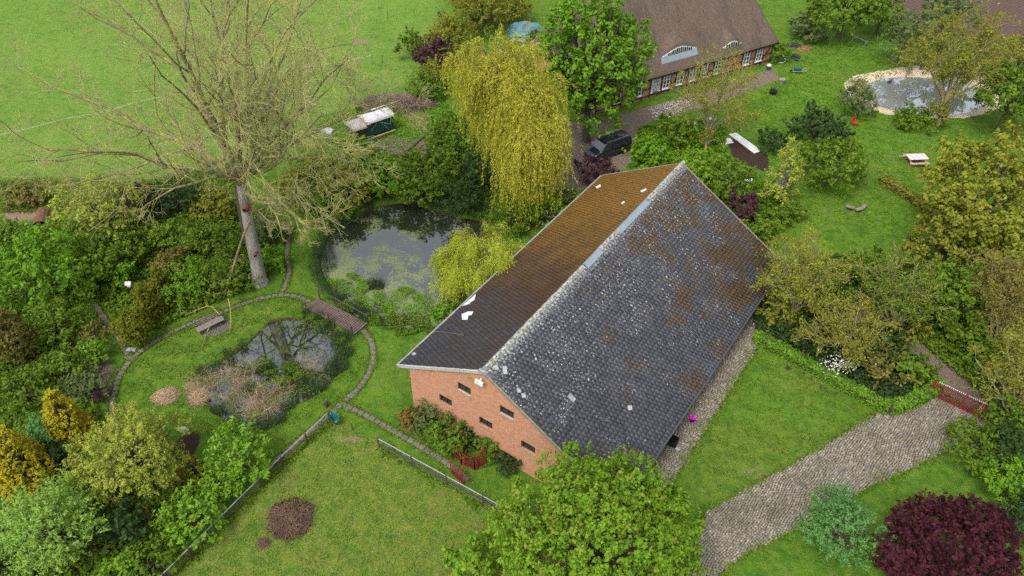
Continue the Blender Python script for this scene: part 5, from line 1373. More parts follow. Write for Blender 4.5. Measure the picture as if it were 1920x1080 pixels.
# pink picnic table
q = G(1716, 306); t = thing('picnic_table', 'pink and white picnic table with bench on the right lawn', 'table', (q[0], q[1], 0), .08)
MB().box((0, .1, .74), (2.0, 1.05, .06)).build('tabletop', 'table_top', t)
for i in range(3): MB().box((-.6 + i * .62, .15, .775), (.10, .7, .012), .5).build('table_runner', 'table_pink', t)
MB().box((0, -.75, .45), (2.0, .28, .05)).build('seat', 'table_pink', t); MB().box((0, .95, .45), (2.0, .28, .05)).build('seat', 'table_pink', t)
for x in (-.8, .8):
    for s in (-1, 1): MB().beam((x, .1 + s * .2, .70), (x, .1 + s * .72, 0), .07, .09, up=(1, 0, 0)).build('leg', 'table_pink', t)
    MB().box((x + .08, .1, .40), (.05, 1.75, .08)).build('crossbar', 'table_pink', t)
MB().box((-1.5, .35, .72), (.7, .12, .05), .1).build('bench_board', 'raw_wood', t)
# three slabs of a low seat
q = G(1606, 396); t = thing('arc_bench', 'three dark grey slab seats set in an arc on the right lawn', 'seat', (q[0], q[1], 0))
for x, y, a in ((-.65, .25, -.5), (.12, -.1, .35), (.75, .35, .8)):
    o = MB().box((x, y, .34), (.75, .38, .09), a).build('seat_slab', 'grey_wood', t); MB().box((x, y, .15), (.5, .2, .32), a).build('block', 'timber', o)
q = G(1602, 236); t = thing('garden_figure', 'small red garden chair by the shrub on the lawn', 'chair', (q[0], q[1], 0), .6)
MB().box((0, 0, .42), (.5, .5, .06)).build('seat', 'red', t); MB().beam((-.25, .25, .42), (-.25, .38, 1.05), .05, .3, up=(1, 0, 0)).box((0, .30, .75), (.5, .05, .6)).build('backrest', 'red', t)
for x in (-.2, .2):
    for y in (-.2, .2): MB().beam((x, y, 0), (x, y, .4), .05, .05).build('leg', 'red', t)
for i, (x, y) in enumerate(((1751, 118), (1763, 124))):
    q = G(x, y); t = thing('wicker_chair', ('left' if i == 0 else 'right') + ' one of two round wicker chairs on the far pond beach', 'chair', (q[0], q[1], 0), -.4, 'round wicker chairs by the far pond')
    V = []
    for j in range(5):
        r = .15 + .38 * math.sin(j / 4 * math.pi / 2)
        for k in range(12): a = 6.283 * k / 12; V.append((r * math.cos(a), r * math.sin(a) * .9 + j * .06, .35 + .10 * j + .25 * max(0, math.sin(a)) * j / 2))
    MB().add(V, [(j * 12 + k, j * 12 + (k + 1) % 12, (j + 1) * 12 + (k + 1) % 12, (j + 1) * 12 + k) for j in range(4) for k in range(12)] + [tuple(range(12))]).build('bowl_seat', 'wicker', t)
    MB().lathe((0, 0, 0), [(.25, 0), (.12, .2), (.16, .36)], 10).build('base', 'wicker', t)
q = G(1737, 131); t = thing('garden_table', 'low dark table with curved edge on the far pond beach', 'table', (q[0], q[1], 0), -.1)
MB().box((0, 0, .45), (1.9, .35, .06)).build('tabletop', 'timber', t)
for x in (-.7, .7): MB().beam((x, 0, 0), (x, 0, .43), .08, .2).build('leg', 'timber', t)
q = G(1667, 155, -.2)
dk = thing('pond_duck', 'small dark duck floating on the far pond', 'duck', (q[0], q[1], -.22), .5)
MB().lathe((0, 0, 0), [(.10, -.02), (.20, .04), (.19, .12), (.08, .18), (.01, .19)], 10).build('duck_body', 'black', dk, smooth=True); dk.scale = (1.5, 1, 1)
MB().lathe((.19, 0, .12), [(.05, 0), (.045, .12), (.07, .18), (.06, .24), (.01, .27)], 8).build('duck_head', 'black', dk, smooth=True)
# upturned trough in the upper left
q = G(82, 417); t = thing('cart_body', 'overturned rusty trough half hidden behind the yellowish tree at far left', 'trough', (q[0], q[1], 0), 1.9)
V = []
for x, s in ((-1.2, 1.0), (1.2, .95)):
    for i in range(9): a = math.pi * i / 8; V.append((x, -.8 * s * math.cos(a), 1.0 * s * math.sin(a)))
MB().add(V, [(i, i + 1, 10 + i, 9 + i) for i in range(8)]).build('shell', 'rusty', t)
MB().box((-1.15, 0, .3), (.06, 1.5, .6)).build('end_panel', 'dark_metal', t)
q = G(57, 428); sheet('roofing_sheet', 'small blue grey metal sheet on the ground at far left', [(52, 418), (58, 416), (66, 430), (60, 433)], 'dark_metal')['category'] = 'metal sheet'
q = G(246, 543, 1.2); t = thing('bird_house', 'small white bird house on a pole beside the tall conifer', 'bird house', (q[0], q[1], 0))
MB().beam((0, 0, 0), (0, 0, 1.6), .06, .06).build('pole', 'timber', t); MB().box((0, 0, 1.75), (.3, .3, .3)).build('box_body', 'white_paint', t)
MB().add([(-.24, -.24, 1.88), (.24, -.24, 1.88), (.24, .24, 1.88), (-.24, .24, 1.88), (-.24, 0, 2.1), (.24, 0, 2.1)], [(0, 1, 5, 4), (2, 3, 4, 5), (0, 4, 3), (1, 2, 5), (3, 2, 1, 0)]).build('roof', 'white_felt', t)
q = G(247, 656); tag(MB().add(*stone_mesh(.7, .35, .12, 3)).build('flat_stone', 'slate_pale', loc=(q[0], q[1], .02)), 'pale flat stone where the slab paths meet', 'stone')
q = G(345, 806); tag(MB().add([(-.3, -.2, 0), (.3, -.25, 0), (.35, .2, 0), (-.25, .25, 0), (-.2, -.12, .22), (.2, -.1, .26), (.18, .12, .2), (-.15, .15, .24)], [(4, 5, 6, 7), (0, 1, 5, 4), (1, 2, 6, 5), (2, 3, 7, 6), (3, 0, 4, 7)]).build('boulder', 'slate_pale', loc=(q[0], q[1], 0)), 'pale stone by the dark hollow above the yellow green tree', 'stone')

# ------------------------------------------------------------------ the great half-dead tree
rg = np.random.default_rng(21)
TB = G(488, 530)
root = thing('veteran_tree', 'huge bare half-dead tree with pale barkless trunk and spreading lichened limbs', 'tree', TB)
fk = GY(452, 345, TB[1] + .3)
trunk_path = [TB + [0, 0, -.3], TB + [0, 0, .35], TB * .7 + fk * .3, TB * .35 + fk * .65, fk, fk + [0, 0, .8]]
V, F = tubes(np.array([resample(np.array(trunk_path), 14)]), np.array([[.80, .64, .56, .53, .52, .51, .50, .48, .46, .44, .42, .40, .36, .3]]), 14)
rr = np.random.default_rng(3); c_ang = np.arctan2(V[:, 1] - TB[1], V[:, 0] - TB[0])
V = V + (V - np.array([TB[0], TB[1], 0])) * 0 + rr.normal(size=V.shape) * .02
link('trunk', mesh_np('trunk', V - TB, F, 'bark_pale', smooth=True), root)
V, F = tubes(np.array([resample(np.array([p_ + [-.36, .12, 0] for p_ in (trunk_path[2], trunk_path[3], trunk_path[4])]), 8)]), np.array([[.12, .30, .36, .38, .36, .34, .32, .2]]), 9)
link('bark_strip', mesh_np('bark_strip', V - TB, F, 'bark_dark', smooth=True), root)
for (x, y), r_ in (((460, 392), .30), ((478, 478), .16)):
    q = GY(x, y, TB[1] - .6); V, F = tubes(np.array([[q + [0, .3, 0], q, q + [.05, -.12, -.02]]]), np.array([[r_, r_, r_ * .8]]), 9); link('branch_scar', mesh_np('branch_scar', V - TB, F, 'rusty', smooth=True), root)
LIM = [  # list of (px, py, dy from trunk), base radius
    ([(450, 345, 0), (430, 322, -.6), (330, 312, -2.5), (250, 290, -4), (150, 288, -5.5), (60, 290, -6.5)], .26),
    ([(448, 335, 0), (400, 295, .5), (350, 270, 1.5), (280, 245, 3), (200, 200, 4), (100, 165, 5)], .26),
    ([(447, 330, 0), (415, 262, 1), (380, 205, 2), (335, 130, 3.5), (260, 72, 5), (175, 20, 6)], .28),
    ([(450, 325, 0), (425, 275, -1), (385, 190, -2), (335, 100, -2.5), (300, 20, -3), (275, -70, -3)], .30),
    ([(452, 320, 0), (440, 235, 1), (435, 120, 3), (400, 30, 4.5), (380, -60, 5)], .26),
    ([(455, 318, 0), (463, 235, -1), (470, 130, -2), (462, 30, -3), (470, -80, -3)], .28),
    ([(456, 320, 0), (485, 240, .5), (510, 150, 2), (545, 60, 3), (570, -30, 4)], .24),
    ([(458, 325, 0), (500, 270, -1.5), (560, 200, -3), (610, 150, -4.5), (650, 110, -5)], .22),
    ([(458, 330, 0), (520, 285, 1), (600, 243, 2), (690, 208, 3), (742, 185, 3.5)], .22),
    ([(460, 335, 0), (530, 300, -2), (600, 290, -4), (660, 300, -6)], .18),
    ([(462, 362, -.2), (515, 378, -1.5), (560, 405, -3), (590, 428, -3.6)], .24),
    ([(465, 400, -.2), (500, 412, .6), (545, 424, .8)], .20),
    ([(452, 340, 0), (420, 330, -3), (350, 345, -5.5), (290, 370, -7)], .20),
    ([(450, 338, .3), (400, 300, 4), (340, 240, 8), (300, 190, 10)], .18),
    ([(455, 335, 0), (470, 300, 3), (520, 220, 7), (560, 140, 9)], .18),
    ([(455, 330, 0), (450, 290, -3), (440, 200, -6), (420, 120, -8)], .18),
    ([(456, 330, 0), (500, 300, -4), (545, 270, -7), (600, 225, -9)], .17)]
P0 = []; R0 = []
for pts, r_ in LIM:
    P = np.array([GY(x, y, TB[1] + dy) for x, y, dy in pts]); P[0] = fk + (P[0] - fk) * .3 if pts[0][1] < 360 else P[0]
    P = resample(P, 8) + np.vstack([np.zeros((1, 3)), rg.normal(size=(7, 3)) * .16]); P0.append(P); R0.append(np.linspace(r_, .05, 8) if pts[0][1] < 360 else np.linspace(r_, .13, 8))
bare_tree(root, TB, P0, R0, rg, [
    dict(nch=9, k=6, lenr=.50, ang=.75, radr=.55, up=.12, wig=.18, tr=(.15, 1)),
    dict(nch=6, k=5, lenr=.55, ang=.75, radr=.50, up=.08, wig=.22, tr=(.15, 1)),
    dict(nch=5, k=4, lenr=.66, ang=.7, radr=.6, up=.02, wig=.26, tr=(.1, 1), grav=.02),
    dict(nch=4, k=3, lenr=.62, ang=.65, radr=.7, up=.0, wig=.30, tr=(.15, 1), grav=.05)], 'limb', 'twig', minr=.0115)
# the broken limb leaning to the ground by the bench
rg = np.random.default_rng(22); B2 = G(404, 608)
P = np.array([GY(470, 410, TB[1] - .6), GY(452, 452, TB[1] - 1.2), GY(432, 520, 49), GY(414, 575, 47.5), G(404, 604, .25)])
r2 = thing('broken_limb', 'broken lichened limb hanging down from the big bare tree to the bench', 'branch', B2)
bare_tree(r2, B2, [P, np.array([G(412, 590, .9), G(395, 572, 1.2), G(372, 580, 1.0), G(345, 592, .5)]), np.array([G(398, 604, .5), G(388, 622, .4), G(382, 640, .25), G(378, 655, .1)])], [np.linspace(.09, .13, 5), np.linspace(.06, .02, 4), np.linspace(.05, .02, 4)], rg,
    [dict(nch=7, k=5, lenr=.30, ang=.8, radr=.5, up=0, wig=.25, tr=(.3, 1)), dict(nch=6, k=4, lenr=.6, ang=.7, radr=.6, up=0, wig=.3)], 'limb', 'twig_gold', minr=.014)
P = np.array([G(428, 560, 1.6), G(432, 580, .9), G(433, 605, .4), G(430, 625, .1)]); V, F = tubes(P[None], np.array([[.05, .045, .04, .03]]), 5)
o = link('fallen_branch', mesh_np('fallen_branch', V - B2, F, 'twig_gold'), None, tuple(B2)); tag(o, 'thin pale stick leaning beside the round paving and bench', 'branch')

# ------------------------------------------------------------------ weeping willows
def willow(name, label, b, top, ends, kind, seed, bundles, per_b, ln, leaf, fan, zmin, c, hang=0.0):
    """ends: crown points the limbs reach; strands hang from them in bundles"""
    rg = np.random.default_rng(seed); root = thing(name, label, 'tree', b); c = np.array(c, float)
    P0 = []; R0 = []
    for e in ends:
        e = np.array(e, float); m1 = b * .5 + c * .5; m1[2] = min(top * .4, e[2] * .6)
        m2 = (m1 + e) / 2; m2[2] = e[2] * .88
        P0.append(resample(np.array([b + [0, 0, -.2], b * .75 + m1 * .25, m1, m2, e]), 9) + np.vstack([np.zeros((2, 3)), rg.normal(size=(7, 3)) * .12])); R0.append(np.linspace(.026 * top + .06, .04, 9))
    A = np.array(P0); Rr = np.array(R0)
    V, F = tubes(A - b, Rr, 6); link('trunk', mesh_np('trunk', V, F, 'bark', smooth=True), root)
    P1, R1 = grow(rg, A, Rr, 8, 6, .26, .9, .5, (.55, 1.0), up=.12, wig=.2); P2, R2 = grow(rg, P1, R1, 5, 5, .8, .7, .5, (.2, 1), up=.05, wig=.25, grav=.03)
    V, F = tubes(P2 - b, np.maximum(R2, .016), 3); tag(link('branches', mesh_np('branches', V, F, 'twig_gold'), root), kind='stuff')
    src = np.vstack([P2.reshape(-1, 3), P1.reshape(-1, 3)]); src = src[src[:, 2] > zmin + 1.2]
    BS = src[rg.integers(0, len(src), bundles)]; bi = np.repeat(np.arange(bundles), per_b); n = len(bi)
    bl_ = ln * (.35 + .85 * rg.random(bundles)) * np.clip(1.0 + hang * (BS[:, 0] - c[0]) / 5, .4, 1.5); bt = rg.random(bundles)
    outb = unit((BS - c) * [1, 1, 0] + rg.normal(size=(bundles, 3)) * [.5, .5, 0])
    S = BS[bi] + rg.normal(size=(n, 3)) * [.20, .20, .14]; k = 10
    out = unit(outb[bi] + rg.normal(size=(n, 3)) * .35); L_ = bl_[bi] * (.65 + .45 * rg.random(n))
    L_ = np.maximum(np.minimum(L_, S[:, 2] - zmin * (.4 + rg.random(n))), .4)
    Q = np.empty((n, k, 3)); Q[:, 0] = S; D = unit(out * fan * 2.2 + rg.normal(size=(n, 3)) * .22 + [0, 0, .40])
    for j in range(1, k):
        D = unit(D * .62 + np.array([0, 0, -1]) * .45 + rg.normal(size=(n, 3)) * .05 + out * fan * .12)
        Q[:, j] = Q[:, j - 1] + D * (L_ / (k - 1))[:, None]
    V, F = tubes(Q[::4] - b, np.full((len(Q[::4]), k), .011) * np.linspace(1, .6, k), 3); tag(link('twigs', mesh_np('twigs', V, F, 'twig_gold'), root), kind='stuff')
    per = np.maximum(3, (L_ / (leaf * .50)).astype(int)); ii = np.repeat(np.arange(n), per); tt = rg.random(len(ii)) * (k - 1.01); j = tt.astype(int); f = (tt - j)[:, None]
    C = Q[ii, j] * (1 - f) + Q[ii, j + 1] * f; T = unit(Q[ii, j + 1] - Q[ii, j])
    side = unit(np.cross(T, rg.normal(size=C.shape))); a = unit(T * .9 + side * .5); C = C + side * .03
    Nn = unit(np.cross(a, rg.normal(size=C.shape))); bb = np.cross(Nn, a); s = (leaf * (.6 + .7 * rg.random(len(C))))[:, None]
    V = np.stack([C, C + a * s * .5 + bb * s * .13, C + a * s, C + a * s * .5 - bb * s * .13], 1).reshape(-1, 3)
    tn = np.clip(.10 + .55 * bt[bi[ii]] + .35 * rg.random(len(ii)), 0, 1)
    link('crown', mesh_np('crown', V - b, np.arange(len(V)).reshape(-1, 4), 'leaf_' + kind, np.repeat(tn, 4), np.zeros(len(V))), root)
    return root
bW = G(972, 345)
WE = [(895, 78, 66), (930, 66, 67), (880, 112, 64), (925, 118, 63), (968, 100, 65), (992, 122, 66), (905, 150, 62), (950, 160, 62), (1000, 155, 63), (1028, 172, 64), (995, 205, 60.5), (1030, 220, 61.5), (965, 225, 60), (1010, 250, 59.5), (1000, 270, 59)]
willow('weeping_willow', 'tall weeping willow with long yellow hanging curtains beside the yard', np.array([bW[0], bW[1], 0]), 15, [GY(x, y, d_) for x, y, d_ in WE], 'willow', 31, 280, 15, 6.6, .25, .12, .3, [bW[0] - .8, bW[1] - .5, 6], .42)
bS = G(893, 520)
SE = [G(x, y, z) for x, y, z in ((905, 425, 4.6), (860, 435, 4.6), (945, 445, 4.8), (965, 470, 4.2), (830, 470, 3.6), (880, 470, 5.2), (925, 480, 5.0), (850, 505, 3.8), (900, 510, 4.4), (945, 505, 4.2), (820, 520, 2.8))]
willow('weeping_willow', 'small lime green weeping willow arching over the big pond and barn eave', np.array([bS[0], bS[1], 0]), 5.8, SE, 'willow_green', 32, 280, 15, 2.7, .17, .85, -.15, [bS[0], bS[1], 2.8])

# ------------------------------------------------------------------ trees and shrubs with crowns
SEED = [100]
def veg(name, label, cat, kind, px, py, rpx, rz, zc=None, asp=1.0, shape='round', **kw):
    """crown centre seen at (px,py), radius rpx on the photograph, rz metres tall radius"""
    zc = rz * .92 if zc is None else zc
    c = G(px, py, zc); r = rpx * dist(c) / CAM_F
    SEED[0] += 1
    leaf = kw.pop('leaf', .15 if dist(c) < 75 else .19)
    vr = np.random.default_rng(SEED[0] * 7 + 1)
    if cat == 'shrub':
        kw.setdefault('spike', 1.0 + 2.2 * vr.random()); kw.setdefault('aspect', .40 + .3 * vr.random()); leaf *= .72 + .38 * vr.random()
        if 'lobes' not in kw or kw['lobes'] == 13: kw['lobes'] = int(vr.integers(9, 22)); kw['lobe_r'] = .28 + .16 * vr.random()
        asp *= .8 + .4 * vr.random()
    return tree(name, label, cat, kind, c, (r, r * asp, rz), leaf=leaf, seed=SEED[0], shape=shape, **kw)
T_, S_ = 'tree', 'shrub'
# foreground
veg('chestnut_tree', 'large bright green tree with russet tips in front of the barn gable', T_, 'bright', 1124, 1012, 224, 3.9, 4.5, lobes=64, lobe_r=.22, leaf=.10, dens=1.3, maxn=110000, trunk=.3, spike=1.7)
veg('small_tree', 'lower left bough of young bright green leaves at the bottom edge beside the large tree', T_, 'bright', 890, 1050, 42, 1.6, 1.9, lobes=8, leaf=.14)
veg('willow_shrub', 'blue green drooping variegated shrub beside the cobbled drive', S_, 'blue', 1578, 990, 76, 2.0, 1.9, lobes=34, lobe_r=.26, leaf=.10, maxn=26000, aspect=.4, spike=2.8)
veg('copper_beech', 'dark purple red leaved tree in the lower right corner', T_, 'purple', 1785, 1035, 138, 2.6, 2.7, lobes=26, lobe_r=.32, leaf=.11, dens=1.5, maxn=44000, asp=.85)
veg('copper_shrub', 'lower left skirt of purple foliage next to the blue green shrub', S_, 'purple', 1700, 1062, 50, 1.4, 1.4, lobes=10, leaf=.12)
# right side
for a in [
    ('shrub', 'mid green shrub at the near end of the red gate', 'green', 1832, 832, 52, 1.3), ('shrub', 'dark green shrub behind the one by the red gate end', 'dark', 1895, 850, 50, 1.7),
    ('shrub', 'fresh green shrub on the right edge above the purple tree', 'fresh', 1900, 905, 58, 1.6), ('shrub', 'green shrub at right edge under the yellow brown tree', 'green', 1905, 790, 48, 1.6),
    ('shrub', 'deep green shrub between the purple tree and the right edge', 'dark', 1935, 985, 60, 1.6),
    ('shrub', 'dark evergreen shrub with white blossoms beside the clipped hedge', 'dark', 1588, 668, 36, 1.0),
    ('shrub', 'dark green shrub behind the white blossoms', 'dark', 1640, 650, 52, 1.2), ('shrub', 'brownish green shrub near the inner corner of the hedge', 'brown', 1660, 690, 40, 1.0),
    ('shrub', 'green shrub at the hedge end beside the red gate', 'green', 1708, 690, 36, 1.1), ('shrub', 'brown twiggy shrub in the thicket by the barn corner', 'olive', 1462, 580, 46, 1.1),
    ('shrub', 'dark green shrub in the thicket by the barn corner', 'dark', 1510, 620, 42, 1.0), ('shrub', 'olive shrub in the middle of the thicket', 'olive', 1560, 615, 46, 1.1),
    ('shrub', 'fresh green shrub pressed against the roof edge of the barn', 'green', 1425, 515, 34, 1.5), ('shrub', 'green shrub in the wood right of the dirt track', 'green', 1785, 595, 50, 1.7),
    ('shrub', 'fresh green shrub beside the dirt track', 'fresh', 1835, 655, 36, 1.0), ('shrub', 'dark green shrub deep in the right wood', 'dark', 1720, 560, 58, 2.2),
    ('shrub', 'green shrub in the right wood near the edge', 'green', 1860, 650, 55, 2.0), ('shrub', 'green shrub filling the gap between bare trees', 'green', 1620, 505, 48, 1.8),
    ('shrub', 'green shrub under the left bare tree', 'green', 1540, 560, 46, 1.4), ('shrub', 'sage green shrub under the right bare tree', 'olive', 1690, 610, 48, 1.4),
    ]: veg(a[0], a[1], S_, a[2], *a[3:])
veg('broad_tree', 'big yellow green tree filling the right edge below the far pond', T_, 'budding', 1848, 350, 118, 5.2, 6.0, lobes=32, lobe_r=.28, leaf=.17, maxn=34000, dens=.9).name
veg('broad_tree', 'olive green tree lower left of the big yellow green one', T_, 'olive', 1790, 440, 78, 4.0, 4.4, lobes=20, lobe_r=.32, leaf=.16, maxn=20000)
veg('broad_tree', 'yellow green tree at the right edge above the brown one', T_, 'budding', 1892, 480, 70, 3.6, 4.6, lobes=20, lobe_r=.3, leaf=.16, maxn=18000)
veg('broad_tree', 'brownish budding tree on the right edge mid height', T_, 'brown', 1885, 560, 72, 3.8, 4.8, lobes=18, lobe_r=.3, leaf=.13, dens=.5, maxn=15000)
veg('broad_tree', 'green tree filling the wood left of the brownish budding tree', T_, 'green', 1800, 565, 62, 3.0, 3.4, lobes=16, leaf=.15, maxn=15000)
veg('broad_tree', 'thin yellow brown tree overhanging the right end of the red gate', T_, 'olive', 1905, 690, 62, 2.8, 4.4, lobes=14, lobe_r=.3, leaf=.12, dens=.30, maxn=9000)
veg('broad_tree', 'mid green tree on the right edge beside the far pond', T_, 'green', 1900, 180, 60, 4.0, 4.6, lobes=16, leaf=.19)
veg('broad_tree', 'olive tree at the top of the right edge by the ploughed field', T_, 'olive', 1915, 110, 52, 3.4, 4.0, lobes=14, leaf=.19, dens=.6)
# clipped hedge, three runs
def hedge(label, pts, w, h, kind, seed, leaf=.09, name='hedge', dens=1.0):
    P = smooth_open([G(x, y)[:2] for x, y in pts], .2) if len(pts) > 2 else np.array([G(x, y)[:2] for x, y in pts])
    rg = np.random.default_rng(seed); d = np.concatenate([[0], np.cumsum(np.linalg.norm(P[1:] - P[:-1], axis=1))]); Ln = d[-1]
    b = np.array([*P[0], 0]); root = thing(name, label, 'hedge', b)
    n = int(dens * Ln * (w + 2 * h) / (leaf ** 2) * 1.3); s = rg.random(n) * Ln
    x = np.interp(s, d, P[:, 0]); y = np.interp(s, d, P[:, 1]); T = unit(np.gradient(P, axis=0)); tx = np.interp(s, d, T[:, 0]); ty = np.interp(s, d, T[:, 1])
    q = rg.random(n); per = 2 * h + w; c = q * per
    off = np.where(c < h, -w / 2, np.where(c < h + w, c - h - w / 2, w / 2)); z = np.where(c < h, c, np.where(c < h + w, h, per - c))
    wob = .06 * np.sin(s * 3) + .04 * np.sin(s * 7.3)
    C = np.stack([x - ty * off, y + tx * off, z * (1 + wob)], 1) + rg.normal(size=(n, 3)) * .045; C[:, 2] = np.maximum(C[:, 2], .03)
    Nn = unit(np.stack([-ty * off, tx * off, (z > h * .9) * .8 + .3], 1) + rg.normal(size=(n, 3)) * .5)
    V, F, tt = leaves(C, Nn, leaf, rg.random(n), rg)
    link('foliage', mesh_np('foliage', V - b, F, 'leaf_' + kind, tt, np.zeros(len(tt))), root)
    core = MB()
    Q = P[::4] if len(P) > 8 else P
    for a, e in zip(Q[:-1], Q[1:]): core.beam((a[0] - b[0], a[1] - b[1], h * .45), (e[0] - b[0], e[1] - b[1], h * .45), w * .8, h * .85)
    link('stems', core.mesh('stems', 'bark_dark'), root)
hedge('long clipped green hedge along the dark bed between lawn and thicket', [(1412, 636), (1470, 666), (1540, 706), (1610, 744), (1662, 774)], .8, .8, 'fresh', 41)
hedge('short fresh green clipped hedge running from the corner to the red gate', [(1662, 774), (1700, 762), (1738, 742), (1758, 722)], .8, .85, 'fresh', 42)
hedge('low leafy hedge row running down the right lawn toward the big tree', [(1650, 340), (1690, 365), (1730, 392), (1770, 425)], .8, .8, 'olive', 43, .14)
# white blossoms on the dark shrub
rg = np.random.default_rng(77)
q = G(1576, 688, 1.4); n = 170; C = q + rg.normal(size=(n, 3)) * [.65, .5, .30]; C[:, 2] += .25
rt_ = thing('blossom_spray', 'cluster of white blossoms on the dark shrub beside the clipped hedge', 'blossom', (q[0], q[1], 0))
V, F, tt = leaves(C, unit(rg.normal(size=(n, 3)) * .5 + [0, -.3, 1]), .065, rg.random(n), rg); link('blossoms', mesh_np('blossoms', V - [q[0], q[1], 0], F, 'leaf_white', tt, np.zeros(len(tt))), rt_)
tag(rt_.children[0], kind='stuff')
# behind and beside the barn
for a in [
    ('shrub', 'fresh green shrub behind the far left roof corner of the barn', 'fresh', 1218, 292, 40, 1.3), 
    ('shrub', 'bright green shrub behind the barn apex', 'bright', 1310, 315, 44, 1.6), ('shrub', 'green shrub right of the barn apex', 'green', 1368, 340, 46, 1.5),
    ('purple_shrub', 'dark purple shrub by the right rear roof edge of the barn', 'plum', 1388, 392, 34, 1.5), ('purple_shrub', 'dull purple shrub between the van and the barn roof', 'plum', 1118, 322, 40, .9),
    ('shrub', 'fresh green shrub below the purple one at the rear roof edge', 'green', 1422, 432, 34, 1.2), ('shrub', 'green shrub beside the birch base', 'green', 1462, 395, 46, 1.0),
    ('evergreen_shrub', 'dark blue green evergreen above the round green shrub', 'dark', 1532, 238, 48, 1.6), ('evergreen_shrub', 'small dark evergreen left of the birch', 'dark', 1450, 266, 26, 1.0),
    ('shrub', 'large round mid green shrub in the middle of the right garden', 'green', 1560, 308, 62, 2.6), ('shrub', 'grey green shrub on the beach edge of the far pond', 'sage', 1610, 190, 32, 1.7),
    ('shrub', 'low dark green shrub on the near bank of the far pond', 'green', 1718, 222, 40, .9), ('sapling', 'young airy green tree on the far lawn beyond the farmhouse corner', 'sage', 1516, 52, 36, 1.6),
    ('shrub', 'small green shrub at the farmhouse right corner', 'green', 1462, 102, 18, 1.1), ('shrub', 'dense green shrub in the bed before the bare tree by the farmhouse', 'green', 1268, 248, 44, 1.3),
    
    ]: veg(a[0], a[1], S_, a[2], *a[3:], lobes=13)
veg('broad_tree', 'deep green tree at the top edge between lawn and ploughed field', T_, 'green', 1590, 8, 74, 3.8, 4.6, lobes=18, leaf=.2)
veg('broad_tree', 'dark green tree at the top edge right of the deep green one', T_, 'green', 1655, 25, 36, 2.4, 2.8, leaf=.2)
veg('broad_tree', 'pale green airy tree above the far pond beach', T_, 'sage', 1700, 75, 44, 3.0, 3.4, leaf=.18, dens=.7)
veg('broad_tree', 'pale sage tree at the top above the two wicker chairs', T_, 'sage', 1778, 20, 56, 3.0, 4.0, leaf=.18, dens=.6)
veg('broad_tree', 'green undergrowth tree behind the wicker chairs', T_, 'green', 1790, 105, 44, 2.4, 2.4, leaf=.18)
# birch
veg('birch_tree', 'slender yellow green birch with white trunk right of the barn', T_, 'lime', 1476, 315, 34, 3.9, 4.6, leaf=.11, shape='cone', lobes=22, bark='bark_pale', trunk=.1, dens=.7, lobe_r=.34)
# chestnut between willow and farmhouse
c0 = G(1108, 130, 7.5)
veg('chestnut_tree', 'tall deep green horse chestnut between the yellow willow and the thatched farmhouse', T_, 'fresh', 1110, 120, 116, 9.4, 9.0, lobes=78, lobe_r=.20, leaf=.19, maxn=52000, trunk=.45, asp=.8)
# left of willow and round the big pond
for a in [
    ('shrub', 'dark green bush under the left side of the tall willow', 'green', 852, 262, 52, 2.6), ('shrub', 'dark green bush below the tall willow behind the pond', 'dark', 905, 325, 44, 2.2),
    ('shrub', 'green bush on the far bank of the big pond', 'green', 800, 318, 52, 1.9), ('shrub', 'mid green bush on the far left bank of the big pond', 'fresh', 712, 330, 56, 1.7),
    ('shrub', 'olive twiggy bush left of the far pond bank', 'olive', 655, 345, 52, 1.7), ('shrub', 'green bush at the right bank of the big pond beneath the willow', 'green', 962, 412, 38, 1.3),
    ('shrub', 'green bush between tall willow and barn eave', 'fresh', 1018, 398, 38, 1.4), ('shrub', 'small green bush against the barn eave near the yard', 'green', 1062, 372, 24, 1.0),
    ('shrub', 'green bush near the green wagon', 'green', 655, 290, 40, 1.3), ('shrub', 'dark green bush at the far side of the pond in shade', 'dark', 860, 372, 44, 1.5), ('shrub', 'green bush hanging over the far right corner of the big pond', 'green', 790, 362, 40, 1.5), ('shrub', 'green bush hanging over the far left corner of the big pond', 'green', 640, 392, 34, 1.2), ('shrub', 'fresh small bush on the near right bank of the big pond', 'fresh', 842, 588, 30, .9),
    ('purple_shrub', 'dark purple bush at the left edge of the tall willow', 'plum', 822, 108, 36, 2.2), ('shrub', 'green bush left of the purple bush by the field', 'green', 772, 88, 28, 1.9),
    ('shrub', 'olive bush between the purple bush and the willow crown', 'olive', 840, 72, 42, 2.4), ('shrub', 'olive brown bush at the top behind the willow', 'olive', 905, 22, 56, 3.0),
    ('shrub', 'yellow green bush at the top edge above the tarpaulin heap', 'olive', 960, 12, 40, 2.2), ('shrub', 'green bush between field and brush heap', 'green', 800, 165, 34, 1.5),
    ('shrub', 'pale blossoming bush at right of the teal tarpaulin', 'sage', 1008, 75, 20, 1.2), ('shrub', 'olive bush below the purple bush', 'olive', 812, 142, 30, 1.5),
    ]: veg(a[0], a[1], S_, a[2], *a[3:], lobes=13)
# gable shrubs
for a in [
    ('shrub', 'rusty olive ball shrub at the left end of the gable bed', 'rust', 767, 787, 22, .75), ('shrub', 'grey green shrub against the left of the brick gable', 'sage', 806, 778, 30, 1.0),
    ('evergreen_shrub', 'dark green yew like shrub in the middle of the gable bed', 'green', 846, 808, 42, 1.3), ('shrub', 'ivy green shrub behind the ornate iron gates', 'green', 915, 838, 22, 1.1),
    ('shrub', 'low dark shrub at the foot of the gable left of the gates', 'dark', 880, 828, 20, .7), ('shrub', 'dark shrub between the gates and the large front tree', 'dark', 950, 872, 22, .8),
    ]: veg(a[0], a[1], S_, a[2], *a[3:], leaf=.11)
